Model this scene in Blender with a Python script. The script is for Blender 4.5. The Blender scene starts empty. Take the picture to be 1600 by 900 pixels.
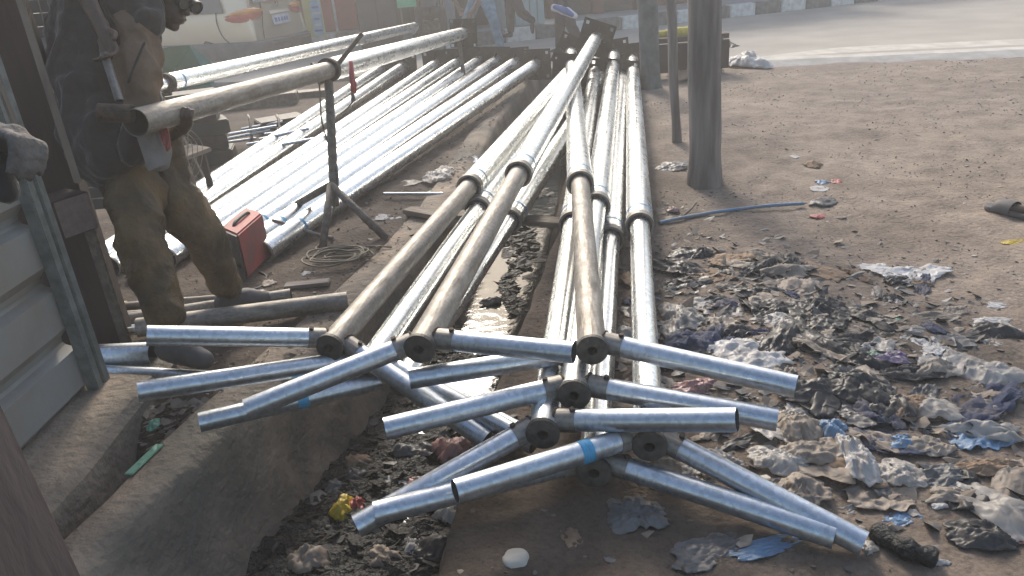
import bpy, bmesh, math, random
from mathutils import Vector, Matrix, noise
random.seed(7)
sc = bpy.context.scene
col = sc.collection
# ------------------------------------------------------------------ camera
FPX, CH = 1180.0, 1.6
TH, PH = math.radians(24), math.radians(4.8)
CF = Vector((0, math.cos(TH), -math.sin(TH)))
_R0 = Vector((1, 0, 0)); _U0 = Vector((0, math.sin(TH), math.cos(TH)))
CR = _R0 * math.cos(PH) - _U0 * math.sin(PH)
CU = _U0 * math.cos(PH) + _R0 * math.sin(PH)
CC = Vector((0, 0, CH))
cam_d = bpy.data.cameras.new("camera"); cam = bpy.data.objects.new("camera", cam_d); col.objects.link(cam)
cam_d.sensor_width = 36; cam_d.lens = 36 * FPX / 1600; cam_d.clip_start = 0.05; cam_d.clip_end = 1000
cam.matrix_world = Matrix(((CR.x, CU.x, -CF.x, 0), (CR.y, CU.y, -CF.y, 0), (CR.z, CU.z, -CF.z, CH), (0, 0, 0, 1)))
sc.camera = cam
# ------------------------------------------------------------------ world, sun, exposure
SUN_EL, SUN_AZ = math.radians(34), math.radians(-6)      # azimuth from +Y, negative = to the left
w = bpy.data.worlds.new("World"); sc.world = w; w.use_nodes = True
nt = w.node_tree; bg = nt.nodes["Background"]
sky = nt.nodes.new("ShaderNodeTexSky"); sky.sky_type = 'NISHITA'; sky.sun_disc = False
sky.sun_elevation = SUN_EL; sky.sun_rotation = SUN_AZ; sky.dust_density = 3.0; sky.air_density = 1.2
nt.links.new(sky.outputs[0], bg.inputs[0]); bg.inputs[1].default_value = 0.15
sd = bpy.data.lights.new("sun", 'SUN'); so = bpy.data.objects.new("sun", sd); col.objects.link(so)
sd.energy = 2.3; sd.angle = math.radians(13); sd.color = (1, 0.93, 0.83)
S = Vector((math.sin(SUN_AZ) * math.cos(SUN_EL), math.cos(SUN_AZ) * math.cos(SUN_EL), math.sin(SUN_EL)))
so.rotation_euler = S.to_track_quat('Z', 'Y').to_euler()
sc.view_settings.view_transform = 'Standard'; sc.view_settings.look = 'None'
sc.view_settings.exposure = 0.75; sc.view_settings.gamma = 1
HAZE = 0.0115
# ------------------------------------------------------------------ photo pixel -> place
def ray(x, y): return CF + CR * ((x - 800) / FPX) - CU * ((y - 450) / FPX)
def P(x, y, d): return CC + ray(x, y) * d
def G(x, y, z=0.0):
    r = ray(x, y); return CC + r * ((z - CH) / r.z)
def px(p):
    v = Vector(p) - CC; d = v.dot(CF); return (800 + FPX * v.dot(CR) / d, 450 - FPX * v.dot(CU) / d, d)
# ------------------------------------------------------------------ materials
def mat(name, c, rough=0.7, metal=0.0, c2=None, scale=8, bump=0.0, bscale=None, stretch=None, rr=None, trans=0.0,
        emit=None, island=False, c3=None, detail=6, spec=None, coat=0.0, lo=0.35, hi=0.65, sheen=0.0):
    m = bpy.data.materials.new(name); m.use_nodes = True
    t = m.node_tree; b = t.nodes["Principled BSDF"]; L = t.links.new
    b.inputs["Roughness"].default_value = rough; b.inputs["Metallic"].default_value = metal
    if spec is not None: b.inputs["Specular IOR Level"].default_value = spec
    if coat: b.inputs["Coat Weight"].default_value = coat; b.inputs["Coat Roughness"].default_value = 0.08
    if sheen: b.inputs["Sheen Weight"].default_value = sheen
    tc = t.nodes.new("ShaderNodeTexCoord"); mp = t.nodes.new("ShaderNodeMapping")
    L(tc.outputs["Object"], mp.inputs[0])
    if stretch: mp.inputs["Scale"].default_value = stretch
    n = t.nodes.new("ShaderNodeTexNoise"); n.inputs["Scale"].default_value = scale; n.inputs["Detail"].default_value = detail
    L(mp.outputs[0], n.inputs[0])
    cr = t.nodes.new("ShaderNodeValToRGB"); cr.color_ramp.elements[0].position = lo; cr.color_ramp.elements[1].position = hi
    c2 = c2 or tuple(v * 0.75 for v in c)
    cr.color_ramp.elements[0].color = (*c2, 1); cr.color_ramp.elements[1].color = (*c, 1)
    L(n.outputs[0], cr.inputs[0]); out = cr.outputs[0]
    if c3 or island:
        mx = t.nodes.new("ShaderNodeMix"); mx.data_type = 'RGBA'
        mx.inputs[7].default_value = (*(c3 or c2), 1); L(out, mx.inputs[6])
        if island:
            g = t.nodes.new("ShaderNodeNewGeometry"); L(g.outputs["Random Per Island"], mx.inputs[0])
        else:
            n2 = t.nodes.new("ShaderNodeTexNoise"); n2.inputs["Scale"].default_value = scale * 0.23; n2.inputs["Detail"].default_value = 5
            L(tc.outputs["Object"], n2.inputs[0])
            r2 = t.nodes.new("ShaderNodeValToRGB"); r2.color_ramp.elements[0].position = .45; r2.color_ramp.elements[1].position = .65
            L(n2.outputs[0], r2.inputs[0]); L(r2.outputs[0], mx.inputs[0])
        out = mx.outputs[2]
    L(out, b.inputs["Base Color"])
    if rr:
        mr = t.nodes.new("ShaderNodeMapRange"); mr.inputs[3].default_value = rr[0]; mr.inputs[4].default_value = rr[1]
        mr.inputs[1].default_value = .3; mr.inputs[2].default_value = .7
        L(n.outputs[0], mr.inputs[0]); L(mr.outputs[0], b.inputs["Roughness"])
    if bump:
        n3 = t.nodes.new("ShaderNodeTexNoise"); n3.inputs["Scale"].default_value = bscale or scale * 3; n3.inputs["Detail"].default_value = 8
        L(mp.outputs[0], n3.inputs[0])
        bp = t.nodes.new("ShaderNodeBump"); bp.inputs["Strength"].default_value = bump; bp.inputs["Distance"].default_value = 0.02
        L(n3.outputs[0], bp.inputs["Height"]); L(bp.outputs[0], b.inputs["Normal"])
    if trans:                                                   # thin film: part of the light passes
        ms = t.nodes.new("ShaderNodeMixShader"); ms.inputs[0].default_value = trans
        tl = t.nodes.new("ShaderNodeBsdfTranslucent"); L(out, tl.inputs[0])
        L(b.outputs[0], ms.inputs[1]); L(tl.outputs[0], ms.inputs[2]); L(ms.outputs[0], t.nodes["Material Output"].inputs[0])
    if emit:
        b.inputs["Emission Color"].default_value = (*emit[0], 1); b.inputs["Emission Strength"].default_value = emit[1]
    return m
M = {}
def galv(name, c=(.62, .65, .66), c2=(.46, .49, .51), rough=(.2, .40), metal=.92, bump=.012, sv=.06):
    m = mat(name, c, .3, metal, c2, scale=30, rr=rough, stretch=(1, 1, sv), bump=bump, bscale=60)
    t = m.node_tree; b = t.nodes["Principled BSDF"]; L = t.links.new
    # spangle + dusty patches in the roughness and colour
    tc = t.nodes.new("ShaderNodeTexCoord"); n = t.nodes.new("ShaderNodeTexNoise"); n.inputs["Scale"].default_value = 9; n.inputs["Detail"].default_value = 9
    n.inputs["Roughness"].default_value = .7
    L(tc.outputs["Object"], n.inputs[0]); r = t.nodes.new("ShaderNodeValToRGB")
    r.color_ramp.elements[0].position = .45; r.color_ramp.elements[1].position = .8
    L(n.outputs[0], r.inputs[0])
    mx = t.nodes.new("ShaderNodeMix"); mx.data_type = 'RGBA'; mx.inputs[7].default_value = (.36, .35, .33, 1)
    src = b.inputs["Base Color"].links[0].from_socket; L(src, mx.inputs[6])
    mu = t.nodes.new("ShaderNodeMath"); mu.operation = 'MULTIPLY'; mu.inputs[1].default_value = .3
    L(r.outputs[0], mu.inputs[0]); L(mu.outputs[0], mx.inputs[0]); L(mx.outputs[2], b.inputs["Base Color"])
    vo = t.nodes.new("ShaderNodeTexVoronoi"); vo.inputs["Scale"].default_value = 75; L(tc.outputs["Object"], vo.inputs[0])
    vr = t.nodes.new("ShaderNodeMapRange"); vr.inputs[3].default_value = .74; vr.inputs[4].default_value = 1.12; L(vo.outputs["Color"], vr.inputs[0])
    vm = t.nodes.new("ShaderNodeMix"); vm.data_type = 'RGBA'; vm.blend_type = 'MULTIPLY'; vm.inputs[0].default_value = 1
    L(b.inputs["Base Color"].links[0].from_socket, vm.inputs[6]); L(vr.outputs[0], vm.inputs[7]); L(vm.outputs[2], b.inputs["Base Color"])
    ad = t.nodes.new("ShaderNodeMath"); ad.operation = 'MULTIPLY_ADD'; ad.inputs[1].default_value = .18
    src = b.inputs["Roughness"].links[0].from_socket; L(r.outputs[0], ad.inputs[0]); L(src, ad.inputs[2]); L(ad.outputs[0], b.inputs["Roughness"])
    m2 = t.nodes.new("ShaderNodeMath"); m2.operation = 'MULTIPLY_ADD'; m2.inputs[1].default_value = -.5; m2.inputs[2].default_value = metal
    L(mu.outputs[0], m2.inputs[0]); L(m2.outputs[0], b.inputs["Metallic"])
    return m
M['galv'] = galv('galvanised_steel', (.76, .77, .76), (.66, .68, .68), (.22, .31))
M['galv_arm'] = galv('galvanised_arm_steel', (.58, .62, .66), (.44, .48, .52), (.26, .42))
M['galv_dull'] = galv('dull_galvanised_steel', (.34, .31, .27), (.15, .13, .105), (.42, .68), .45, .22, sv=.22)
M['socket'] = galv('sooty_socket_steel', (.30, .28, .25), (.09, .08, .07), (.4, .6), .6, .2)
M['pipe_in'] = mat('pipe_inside', (.09, .09, .085), .8, .3)
M['black_plate'] = mat('black_steel_plate', (.045, .04, .038), .6, .4, (.02, .018, .017), scale=14, bump=.1)
M['rust'] = mat('rusty_weld', (.10, .07, .05), .8, .3, (.04, .032, .028), scale=40, bump=.5)
M['cap'] = mat('raw_steel_cap', (.10, .088, .076), .65, .3, (.045, .04, .035), scale=30, bump=.2)
M['black'] = mat('black_hole', (.01, .01, .01), .9)
M['blue_tape'] = mat('blue_paint_band', (.03, .22, .42), .55, .1, (.08, .35, .55), scale=50, stretch=(1, 1, 8))
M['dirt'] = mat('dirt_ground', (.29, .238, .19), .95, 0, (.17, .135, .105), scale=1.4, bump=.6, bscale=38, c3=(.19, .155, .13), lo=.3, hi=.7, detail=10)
M['mud'] = mat('damp_mud', (.10, .078, .062), .8, 0, (.05, .04, .033), scale=5, bump=.8, bscale=30, detail=10)
M['road'] = mat('dusty_road', (.36, .325, .28), .95, 0, (.29, .26, .225), scale=1.2, bump=.25, bscale=60, detail=10)
M['strip'] = mat('concrete_strip', (.52, .48, .42), .9, 0, (.40, .37, .32), scale=5, bump=.3)
M['concrete'] = mat('old_concrete', (.32, .25, .185), .92, 0, (.16, .13, .10), scale=4.5, bump=1.0, bscale=26, c3=(.12, .11, .09), detail=10)
M['kerb_dark'] = mat('black_kerb_paint', (.10, .10, .10), .85, 0, (.18, .18, .17), scale=9)
M['kerb_pale'] = mat('worn_white_kerb_paint', (.68, .68, .64), .85, 0, (.48, .47, .45), scale=9)
M['water'] = mat('drain_water', (.012, .014, .015), .05, 0, (.012, .013, .012), scale=4, bump=.12, bscale=14, spec=.2)
M['muck'] = mat('black_muck', (.012, .012, .012), .5, 0, (.006, .006, .006), scale=20, bump=.9, bscale=60, island=True, c3=(.022, .022, .02), spec=.3)
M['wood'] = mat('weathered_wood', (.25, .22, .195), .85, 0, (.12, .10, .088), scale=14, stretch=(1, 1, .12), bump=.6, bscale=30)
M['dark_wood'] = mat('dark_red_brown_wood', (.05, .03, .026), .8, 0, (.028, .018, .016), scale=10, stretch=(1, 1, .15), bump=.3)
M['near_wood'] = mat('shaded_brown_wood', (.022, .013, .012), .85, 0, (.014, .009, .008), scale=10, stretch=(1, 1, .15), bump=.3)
M['pink_wood'] = mat('beam_end_grain', (.2, .15, .135), .85, 0, (.15, .11, .10), scale=30, bump=.2)
M['lath'] = mat('pale_lath', (.25, .21, .16), .85, 0, (.14, .11, .085), scale=16, stretch=(1, 1, .2), bump=.5)
M['pole_grey'] = mat('grey_pole_paint', (.125, .14, .135), .75, 0, (.07, .08, .076), scale=9, bump=.4, bscale=40)
M['sheet'] = mat('dusty_grey_sheet_metal', (.29, .285, .265), .6, .1, (.25, .215, .175), scale=4, bump=.15, lo=.25, hi=.6)
M['frame_grey'] = mat('grey_green_frame', (.20, .215, .20), .6, .1, (.12, .13, .12), scale=20, bump=.2)
M['red_box'] = mat('worn_red_enamel', (.36, .055, .05), .6, 0, (.20, .06, .05), scale=7, bump=.1)
M['dark_box'] = mat('painted_shadow_black', (.02, .02, .02), .6)
M['cable'] = mat('cable_rubber', (.22, .18, .12), .7, 0, (.12, .1, .07), scale=12)
M['black_rubber'] = mat('black_rubber', (.02, .02, .02), .6)
M['stand'] = mat('welded_stand_steel', (.17, .145, .12), .65, .35, (.09, .075, .06), scale=25, bump=.4)
M['red_clamp'] = mat('red_clamp_handle', (.4, .05, .05), .5)
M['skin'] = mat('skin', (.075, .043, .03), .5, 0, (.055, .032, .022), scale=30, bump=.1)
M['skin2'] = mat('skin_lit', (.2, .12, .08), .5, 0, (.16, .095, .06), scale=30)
M['glove'] = mat('worn_grey_work_glove', (.15, .135, .12), .9, 0, (.08, .07, .062), scale=25, bump=.5)
M['hair'] = mat('black_hair', (.012, .011, .01), .7)
M['navy'] = mat('dark_navy_cloth', (.034, .030, .028), .9, 0, (.024, .021, .02), scale=9, bump=.7, bscale=15, sheen=.2)
M['shirt'] = mat('brown_shirt_cloth', (.19, .125, .08), .9, 0, (.12, .08, .052), scale=9, bump=.6, bscale=14)
M['goldcloth'] = mat('mustard_brown_trouser_cloth', (.135, .085, .036), .6, .2, (.05, .034, .018), scale=7, bump=.5, bscale=55, detail=12, lo=.38, hi=.62)
M['shoe'] = mat('grey_shoe', (.09, .085, .085), .7, 0, (.06, .056, .055), scale=20)
M['jeans'] = mat('blue_jeans', (.17, .26, .33), .9, 0, (.10, .165, .22), scale=12, bump=.5, bscale=20)
M['blacktrous'] = mat('black_trousers', (.02, .02, .025), .9, 0, (.03, .03, .035), scale=12, bump=.5)
M['white_shirt'] = mat('pale_shirt', (.6, .6, .66), .85)
M['orange_shirt'] = mat('orange_shirt', (.5, .22, .03), .85)
M['grey_shirt'] = mat('grey_shirt', (.12, .12, .13), .85)
M['rag'] = mat('pale_rag', (.26, .24, .22), .9, 0, (.14, .13, .12), scale=6, bump=.6)
M['carpaint'] = mat('beige_car_paint', (.60, .50, .37), .3, .35, (.56, .46, .34), scale=2, coat=.7)
M['bumper'] = mat('grey_bumper_plastic', (.07, .07, .075), .6, 0, (.11, .11, .112), scale=6)
M['glass'] = mat('dark_car_glass', (.03, .04, .045), .06, 0, coat=.5)
M['lens_red'] = mat('red_lamp_lens', (.5, .035, .03), .2, 0, coat=.6)
M['lens_amber'] = mat('amber_lamp_lens', (.75, .26, .04), .2, 0, coat=.6)
M['plate_white'] = mat('white_number_plate', (.62, .63, .66), .5)
M['print_blue'] = mat('blue_print', (.08, .14, .36), .6)
M['tyre'] = mat('tyre_rubber', (.02, .02, .02), .8)
M['rim'] = mat('wheel_rim', (.35, .35, .35), .35, .8)
M['green_sheet'] = mat('green_plastic_sheet', (.10, .26, .20), .35, 0, (.07, .19, .15), scale=3, trans=.4)
M['wall_red'] = mat('red_painted_panel', (.38, .055, .055), .75, 0, (.26, .045, .045), scale=3)
M['wall_blue'] = mat('blue_grey_panel', (.33, .37, .40), .7, 0, (.26, .29, .31), scale=3)
M['wall_teal'] = mat('pale_teal_metal_door', (.34, .44, .44), .6, 0, (.28, .36, .37), scale=3)
M['wall_pale'] = mat('pale_wall_paint', (.40, .37, .35), .85, 0, (.30, .27, .26), scale=2)
M['wall_brown'] = mat('red_brown_wall', (.16, .07, .06), .85, 0, (.10, .05, .045), scale=3)
M['shutter'] = mat('dark_shutter', (.06, .062, .07), .6, .2, (.04, .042, .048), scale=5)
M['white_trim'] = mat('white_trim', (.6, .6, .6), .6)
M['banner'] = mat('banner_yellow', (.55, .52, .18), .6, 0, (.45, .45, .2), scale=4)
M['banner_b'] = mat('banner_blue', (.14, .3, .45), .6, 0, (.3, .5, .6), scale=7)
M['banner_g'] = mat('banner_green', (.14, .4, .16), .6)
M['sign_green'] = mat('green_sign', (.12, .45, .25), .6)
M['pave'] = mat('pavement_concrete', (.36, .35, .33), .9, 0, (.28, .27, .26), scale=2, bump=.3)
M['roof'] = mat('rusty_roof_sheet', (.16, .11, .085), .7, .2, (.09, .06, .05), scale=4)
M['yellow_cloth'] = mat('yellow_cloth', (.55, .45, .06), .8, 0, (.4, .3, .05), scale=9, bump=.5)
M['lime'] = mat('concrete_block', (.3, .27, .24), .9, 0, (.2, .18, .16), scale=8, bump=.6)
def film(name, c, c2=None, tr=.25, rough=.45, clear=0.0):
    M[name] = mat(name, c, rough, 0, c2, scale=5, bump=0, trans=tr)
    m = M[name]; t = m.node_tree; b = t.nodes["Principled BSDF"]; L = t.links.new
    tc = t.nodes.new("ShaderNodeTexCoord"); hgt = None
    n = t.nodes.new("ShaderNodeTexNoise"); n.noise_type = 'RIDGED_MULTIFRACTAL'; n.inputs["Scale"].default_value = 24; n.inputs["Detail"].default_value = 5; n.inputs["Distortion"].default_value = .8
    L(tc.outputs["Object"], n.inputs[0]); bp = t.nodes.new("ShaderNodeBump"); bp.inputs["Strength"].default_value = 1; bp.inputs["Distance"].default_value = .009
    L(n.outputs[0], bp.inputs["Height"]); L(bp.outputs[0], b.inputs["Normal"])
    # dust: pale brown film of dirt over part of it
    n2 = t.nodes.new("ShaderNodeTexNoise"); n2.inputs["Scale"].default_value = 6; n2.inputs["Detail"].default_value = 8; L(tc.outputs["Object"], n2.inputs[0])
    r_ = t.nodes.new("ShaderNodeMapRange"); r_.inputs[1].default_value = .48; r_.inputs[2].default_value = .68; r_.inputs[4].default_value = .12 if 'black' in name else .38; L(n2.outputs[0], r_.inputs[0])
    mx = t.nodes.new("ShaderNodeMix"); mx.data_type = 'RGBA'; mx.inputs[7].default_value = (.19, .155, .125, 1)
    L(r_.outputs[0], mx.inputs[0]); L(b.inputs["Base Color"].links[0].from_socket, mx.inputs[6]); L(mx.outputs[2], b.inputs["Base Color"])
    if 'black' in name: b.inputs['Specular IOR Level'].default_value = .25
    if clear:
        out = t.nodes["Material Output"]; src = out.inputs[0].links[0].from_socket
        ms = t.nodes.new("ShaderNodeMixShader"); tp = t.nodes.new("ShaderNodeBsdfTransparent"); ms.inputs[0].default_value = clear
        L(src, ms.inputs[1]); L(tp.outputs[0], ms.inputs[2]); L(ms.outputs[0], out.inputs[0])
film('white_film', (.72, .71, .70), (.5, .47, .44), .3, .45, .12); film('tan_film', (.44, .37, .30), (.26, .21, .165), .25, .6, .15); film('clear_film', (.58, .55, .51), (.34, .31, .28), .3, .42, .3)
film('black_film', (.022, .023, .024), (.045, .042, .04), .03, .42); film('grey_film', (.17, .165, .16), (.10, .095, .09)); film('blue_film', (.10, .22, .38), (.22, .27, .32), .15)
film('green_film', (.07, .32, .20), (.2, .35, .27), .2); film('red_film', (.42, .07, .06), (.25, .06, .05), .1); film('yellow_film', (.55, .40, .03), (.35, .25, .03), .15)
film('navy_cloth', (.04, .05, .09), (.025, .03, .055), 0, .9); film('brown_paper', (.27, .18, .11), (.18, .12, .08), .1, .85); film('paper', (.55, .54, .52), (.38, .36, .34), .1, .85)
film('purple_film', (.16, .11, .2), (.12, .1, .13), .1); film('pink_film', (.42, .22, .2), (.3, .17, .15), .15)
M['sc_tan'] = mat('small_tan_scraps', (.33, .27, .21), .8, 0, (.18, .145, .115), scale=20, island=True, c3=(.12, .095, .075))
M['sc_dark'] = mat('small_dark_scraps', (.035, .034, .034), .5, 0, (.02, .02, .02), scale=20, island=True, c3=(.12, .11, .1))
M['sc_pale'] = mat('small_pale_scraps', (.5, .47, .43), .7, 0, (.3, .27, .24), scale=20, island=True, c3=(.22, .19, .16))
M['pebble'] = mat('pebbles_and_clods', (.20, .165, .135), .95, 0, (.12, .1, .08), scale=25, island=True, c3=(.09, .075, .06), bump=.5)
# ------------------------------------------------------------------ object helpers
def mesh_from(name, V, F, mats, fm=None, smooth=False, sm=None):
    me = bpy.data.meshes.new(name); me.from_pydata([tuple(v) for v in V], [], F)
    if not isinstance(mats, (list, tuple)): mats = [mats]
    for m in mats: me.materials.append(M[m] if isinstance(m, str) else m)
    if fm: me.polygons.foreach_set('material_index', fm)
    if smooth: me.polygons.foreach_set('use_smooth', [True] * len(F))
    elif sm: me.polygons.foreach_set('use_smooth', sm)
    me.update(); return me
def link(name, me, parent=None, mw=None):
    o = bpy.data.objects.new(name, me); col.objects.link(o)
    if parent:
        o.parent = parent; o.matrix_parent_inverse = (parent_world(parent)).inverted()
    if mw is not None: o.matrix_basis = mw
    return o
def parent_world(p):
    m = p.matrix_basis.copy()
    if p.parent: m = parent_world(p.parent) @ p.matrix_parent_inverse @ m
    return m
def tag(o, label=None, cat=None, group=None, kind=None):
    if label: o['label'] = label
    if cat: o['category'] = cat
    if group: o['group'] = group
    if kind: o['kind'] = kind
    return o
def thing(name, loc, label, cat, group=None):
    o = bpy.data.objects.new(name, None); col.objects.link(o); o.empty_display_size = .1
    o.matrix_basis = Matrix.Translation(Vector(loc)); return tag(o, label, cat, group)
def frame_from(a, b, up=Vector((0, 0, 1))):
    a = Vector(a); b = Vector(b); z = (b - a).normalized()
    x = up.cross(z)
    if x.length < 1e-3: x = Vector((1, 0, 0)).cross(z)
    x.normalize(); y = z.cross(x)
    m = Matrix((x, y, z)).transposed().to_4x4(); m.translation = a; return m
def box_me(name, sx, sy, sz, m, bev=0.0, z0=True):
    bm = bmesh.new(); bmesh.ops.create_cube(bm, size=1)
    for v in bm.verts: v.co = Vector((v.co.x * sx, v.co.y * sy, (v.co.z + (.5 if z0 else 0)) * sz))
    if bev: bmesh.ops.bevel(bm, geom=bm.edges[:], offset=bev, segments=2, affect='EDGES')
    me = bpy.data.meshes.new(name); bm.to_mesh(me); bm.free(); me.materials.append(M[m] if isinstance(m, str) else m); return me
def box(name, sx, sy, sz, m, mw, parent=None, bev=.004): return link(name, box_me(name, sx, sy, sz, m, bev), parent, mw)
def beam(name, a, b, wx, wy, m, parent=None, bev=.004, up=Vector((0, 0, 1))):
    return link(name, box_me(name, wx, wy, (Vector(b) - Vector(a)).length, m, bev), parent, frame_from(a, b, up))
def poly(name, pts, th, m, parent=None):
    """flat polygon of world points given real thickness"""
    pts = [Vector(p) for p in pts]; n = (pts[1] - pts[0]).cross(pts[2] - pts[0]).normalized() * th
    k = len(pts); V = pts + [p - n for p in pts]
    F = [tuple(range(k)), tuple(range(2 * k - 1, k - 1, -1))] + [(i, i + k, (i + 1) % k + k, (i + 1) % k) for i in range(k)]
    return link(name, mesh_from(name, V, F, m), parent)
def pipe(name, a, b, r, m, parent=None, wall=.004, seg=32, r2=None, closed=False, inner='pipe_in', rings=6):
    a = Vector(a); b = Vector(b); L = (b - a).length; r2 = r2 or r
    V, F, fm, sm = [], [], [], []
    def ring(z, rr):
        i = len(V)
        for k in range(seg):
            t = 2 * math.pi * k / seg; V.append((rr * math.cos(t), rr * math.sin(t), z))
        return i
    def band(i, j, mi, s):
        for k in range(seg):
            k2 = (k + 1) % seg; F.append((i + k, i + k2, j + k2, j + k)); fm.append(mi); sm.append(s)
    rs = [ring(L * q / rings, r + (r2 - r) * q / rings) for q in range(rings + 1)]
    for p, q in zip(rs, rs[1:]): band(p, q, 0, True)
    if closed:
        i = ring(0, r); F.append(tuple(range(i + seg - 1, i - 1, -1))); fm.append(0); sm.append(False)
        i = ring(L, r2); F.append(tuple(range(i, i + seg))); fm.append(0); sm.append(False)
    else:
        i0 = ring(0, r); i1 = ring(0, r - wall); band(i1, i0, 0, False)
        o0 = ring(L, r2); o1 = ring(L, r2 - wall); band(o0, o1, 0, False)
        j0 = ring(0, r - wall); j1 = ring(L, r2 - wall); band(j1, j0, 1, True)
    me = mesh_from(name, V, F, [m, inner], fm, sm=sm)
    return link(name, me, parent, frame_from(a, b))
def tube_path(name, pts, r, m, parent=None, seg=8, cyc=False):
    pts = [Vector(p) for p in pts]; V, F = [], []
    n = len(pts); prev = Vector((0, 0, 1))
    for i, p in enumerate(pts):
        t = (pts[min(i + 1, n - 1)] - pts[max(i - 1, 0)]).normalized()
        x = prev.cross(t)
        if x.length < .05: x = Vector((1, .3, 0)).cross(t)
        x.normalize(); y = t.cross(x)
        rr = r[i] if isinstance(r, (list, tuple)) else r
        for k in range(seg):
            an = 2 * math.pi * k / seg; V.append(p + (x * math.cos(an) + y * math.sin(an)) * rr)
    for i in range(n - 1):
        for k in range(seg):
            k2 = (k + 1) % seg; F.append((i * seg + k, i * seg + k2, (i + 1) * seg + k2, (i + 1) * seg + k))
    F.append(tuple(range(seg - 1, -1, -1))); F.append(tuple(range((n - 1) * seg, n * seg)))
    return link(name, mesh_from(name, V, F, m, smooth=True), parent)
def spline(pts, n=8):
    pts = [Vector(p) for p in pts]; out = []
    for i in range(len(pts) - 1):
        p0, p1, p2, p3 = pts[max(i - 1, 0)], pts[i], pts[i + 1], pts[min(i + 2, len(pts) - 1)]
        for k in range(n):
            t = k / n
            out.append(.5 * ((2 * p1) + (p2 - p0) * t + (2 * p0 - 5 * p1 + 4 * p2 - p3) * t * t + (3 * p1 - p0 - 3 * p2 + p3) * t ** 3))
    out.append(pts[-1]); return out
def blob(name, chains, m, parent, voxel=.012, wrinkle=0.0, wscale=9, smooth=2, ell=()):
    """ONE continuous surface from tapered limbs: chains are lists of (point, radius)"""
    bm = bmesh.new()
    for ch in chains:
        for (a, ra), (b, rb) in zip(ch, ch[1:]):
            a = Vector(a); b = Vector(b); n = max(1, int((b - a).length / (max(.006, min(ra, rb) * .45))))
            for i in range(n + 1):
                t = i / n
                bmesh.ops.create_icosphere(bm, subdivisions=2, radius=ra + (rb - ra) * t, matrix=Matrix.Translation(a.lerp(b, t)))
    for c, s, rot in ell:
        bmesh.ops.create_icosphere(bm, subdivisions=3, radius=1, matrix=Matrix.Translation(c) @ rot.to_4x4() @ Matrix.Diagonal((*s, 1)))
    me = bpy.data.meshes.new(name); bm.to_mesh(me); bm.free()
    o = bpy.data.objects.new(name, me); col.objects.link(o)
    md = o.modifiers.new('r', 'REMESH'); md.mode = 'VOXEL'; md.voxel_size = voxel; md.use_smooth_shade = True
    if smooth: s = o.modifiers.new('s', 'SMOOTH'); s.iterations = smooth; s.factor = .5
    dg = bpy.context.evaluated_depsgraph_get(); me2 = bpy.data.meshes.new_from_object(o.evaluated_get(dg))
    bpy.data.objects.remove(o); me2.name = name; me2.materials.clear(); me2.materials.append(M[m])
    if wrinkle:
        ns = [v.normal.copy() for v in me2.vertices]
        for v, nn in zip(me2.vertices, ns):
            q = v.co * wscale; q2 = Vector((q.x, q.y, q.z * .55))
            d = 1 - abs(noise.noise(q2 + Vector((3, 7, 1)))) * 2.4 + .4 * (1 - abs(noise.noise(q2 * 2.3)) * 2)
            v.co += nn * d * wrinkle
    me2.polygons.foreach_set('use_smooth', [True] * len(me2.polygons)); me2.update()
    return link(name, me2, parent)
# ------------------------------------------------------------------ SETTING
def lerp(tab, y):
    if y <= tab[0][0]: (y0, v0), (y1, v1) = tab[0], tab[1]
    elif y >= tab[-1][0]: (y0, v0), (y1, v1) = tab[-2], tab[-1]
    else:
        for (y0, v0), (y1, v1) in zip(tab, tab[1:]):
            if y0 <= y <= y1: break
    return v0 + (v1 - v0) * (y - y0) / (y1 - y0)
LEDGE = [(-3, -2.75), (1.75, -1.35), (2.4, -1.15), (3.57, -.72), (5, -.36), (7.8, .0), (11, .62)]    # drain side of the concrete wall
WALLW = [(-3, .22), (2.1, .2), (2.6, .26), (3.6, .28), (11, .2)]
REDGE = [(-3, -1.2), (1.6, -.28), (1.9, -.23), (2.97, -.02), (4.3, .30), (6.1, .53), (11, 1.3)]
def ledge(y): return lerp(LEDGE, y)
def redge(y): return lerp(REDGE, y) + .035 * noise.noise(Vector((y * 2.2, 3.3, 0)))
WZ = -.48
def bumpz(x, y):
    a = max(0, 1 - max(abs(x - 1) / 9, abs(y - 5) / 7) ** 4)
    z = .03 * noise.noise(Vector((x * .9, y * .9, 0))) + .018 * noise.noise(Vector((x * 3.1, y * 3.1, 5))) + .011 * noise.noise(Vector((x * 8, y * 8, 9))) + .005 * noise.noise(Vector((x * 23, y * 23, 2)))
    hp = math.exp(-(((x - 1.15) / .55) ** 2 + ((y - 2.75) / .8) ** 2)) * .045      # low litter mound
    return (z + .0) * a + hp
def ys_list(y0, y1):
    out = [y0]; 
    while out[-1] < y1:
        y = out[-1]; out.append(y + (.028 if 1.2 < y < 4.5 else .05 if 1 < y < 8 else .12))
    out[-1] = y1; return out
YS = ys_list(-3, 11)
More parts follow.
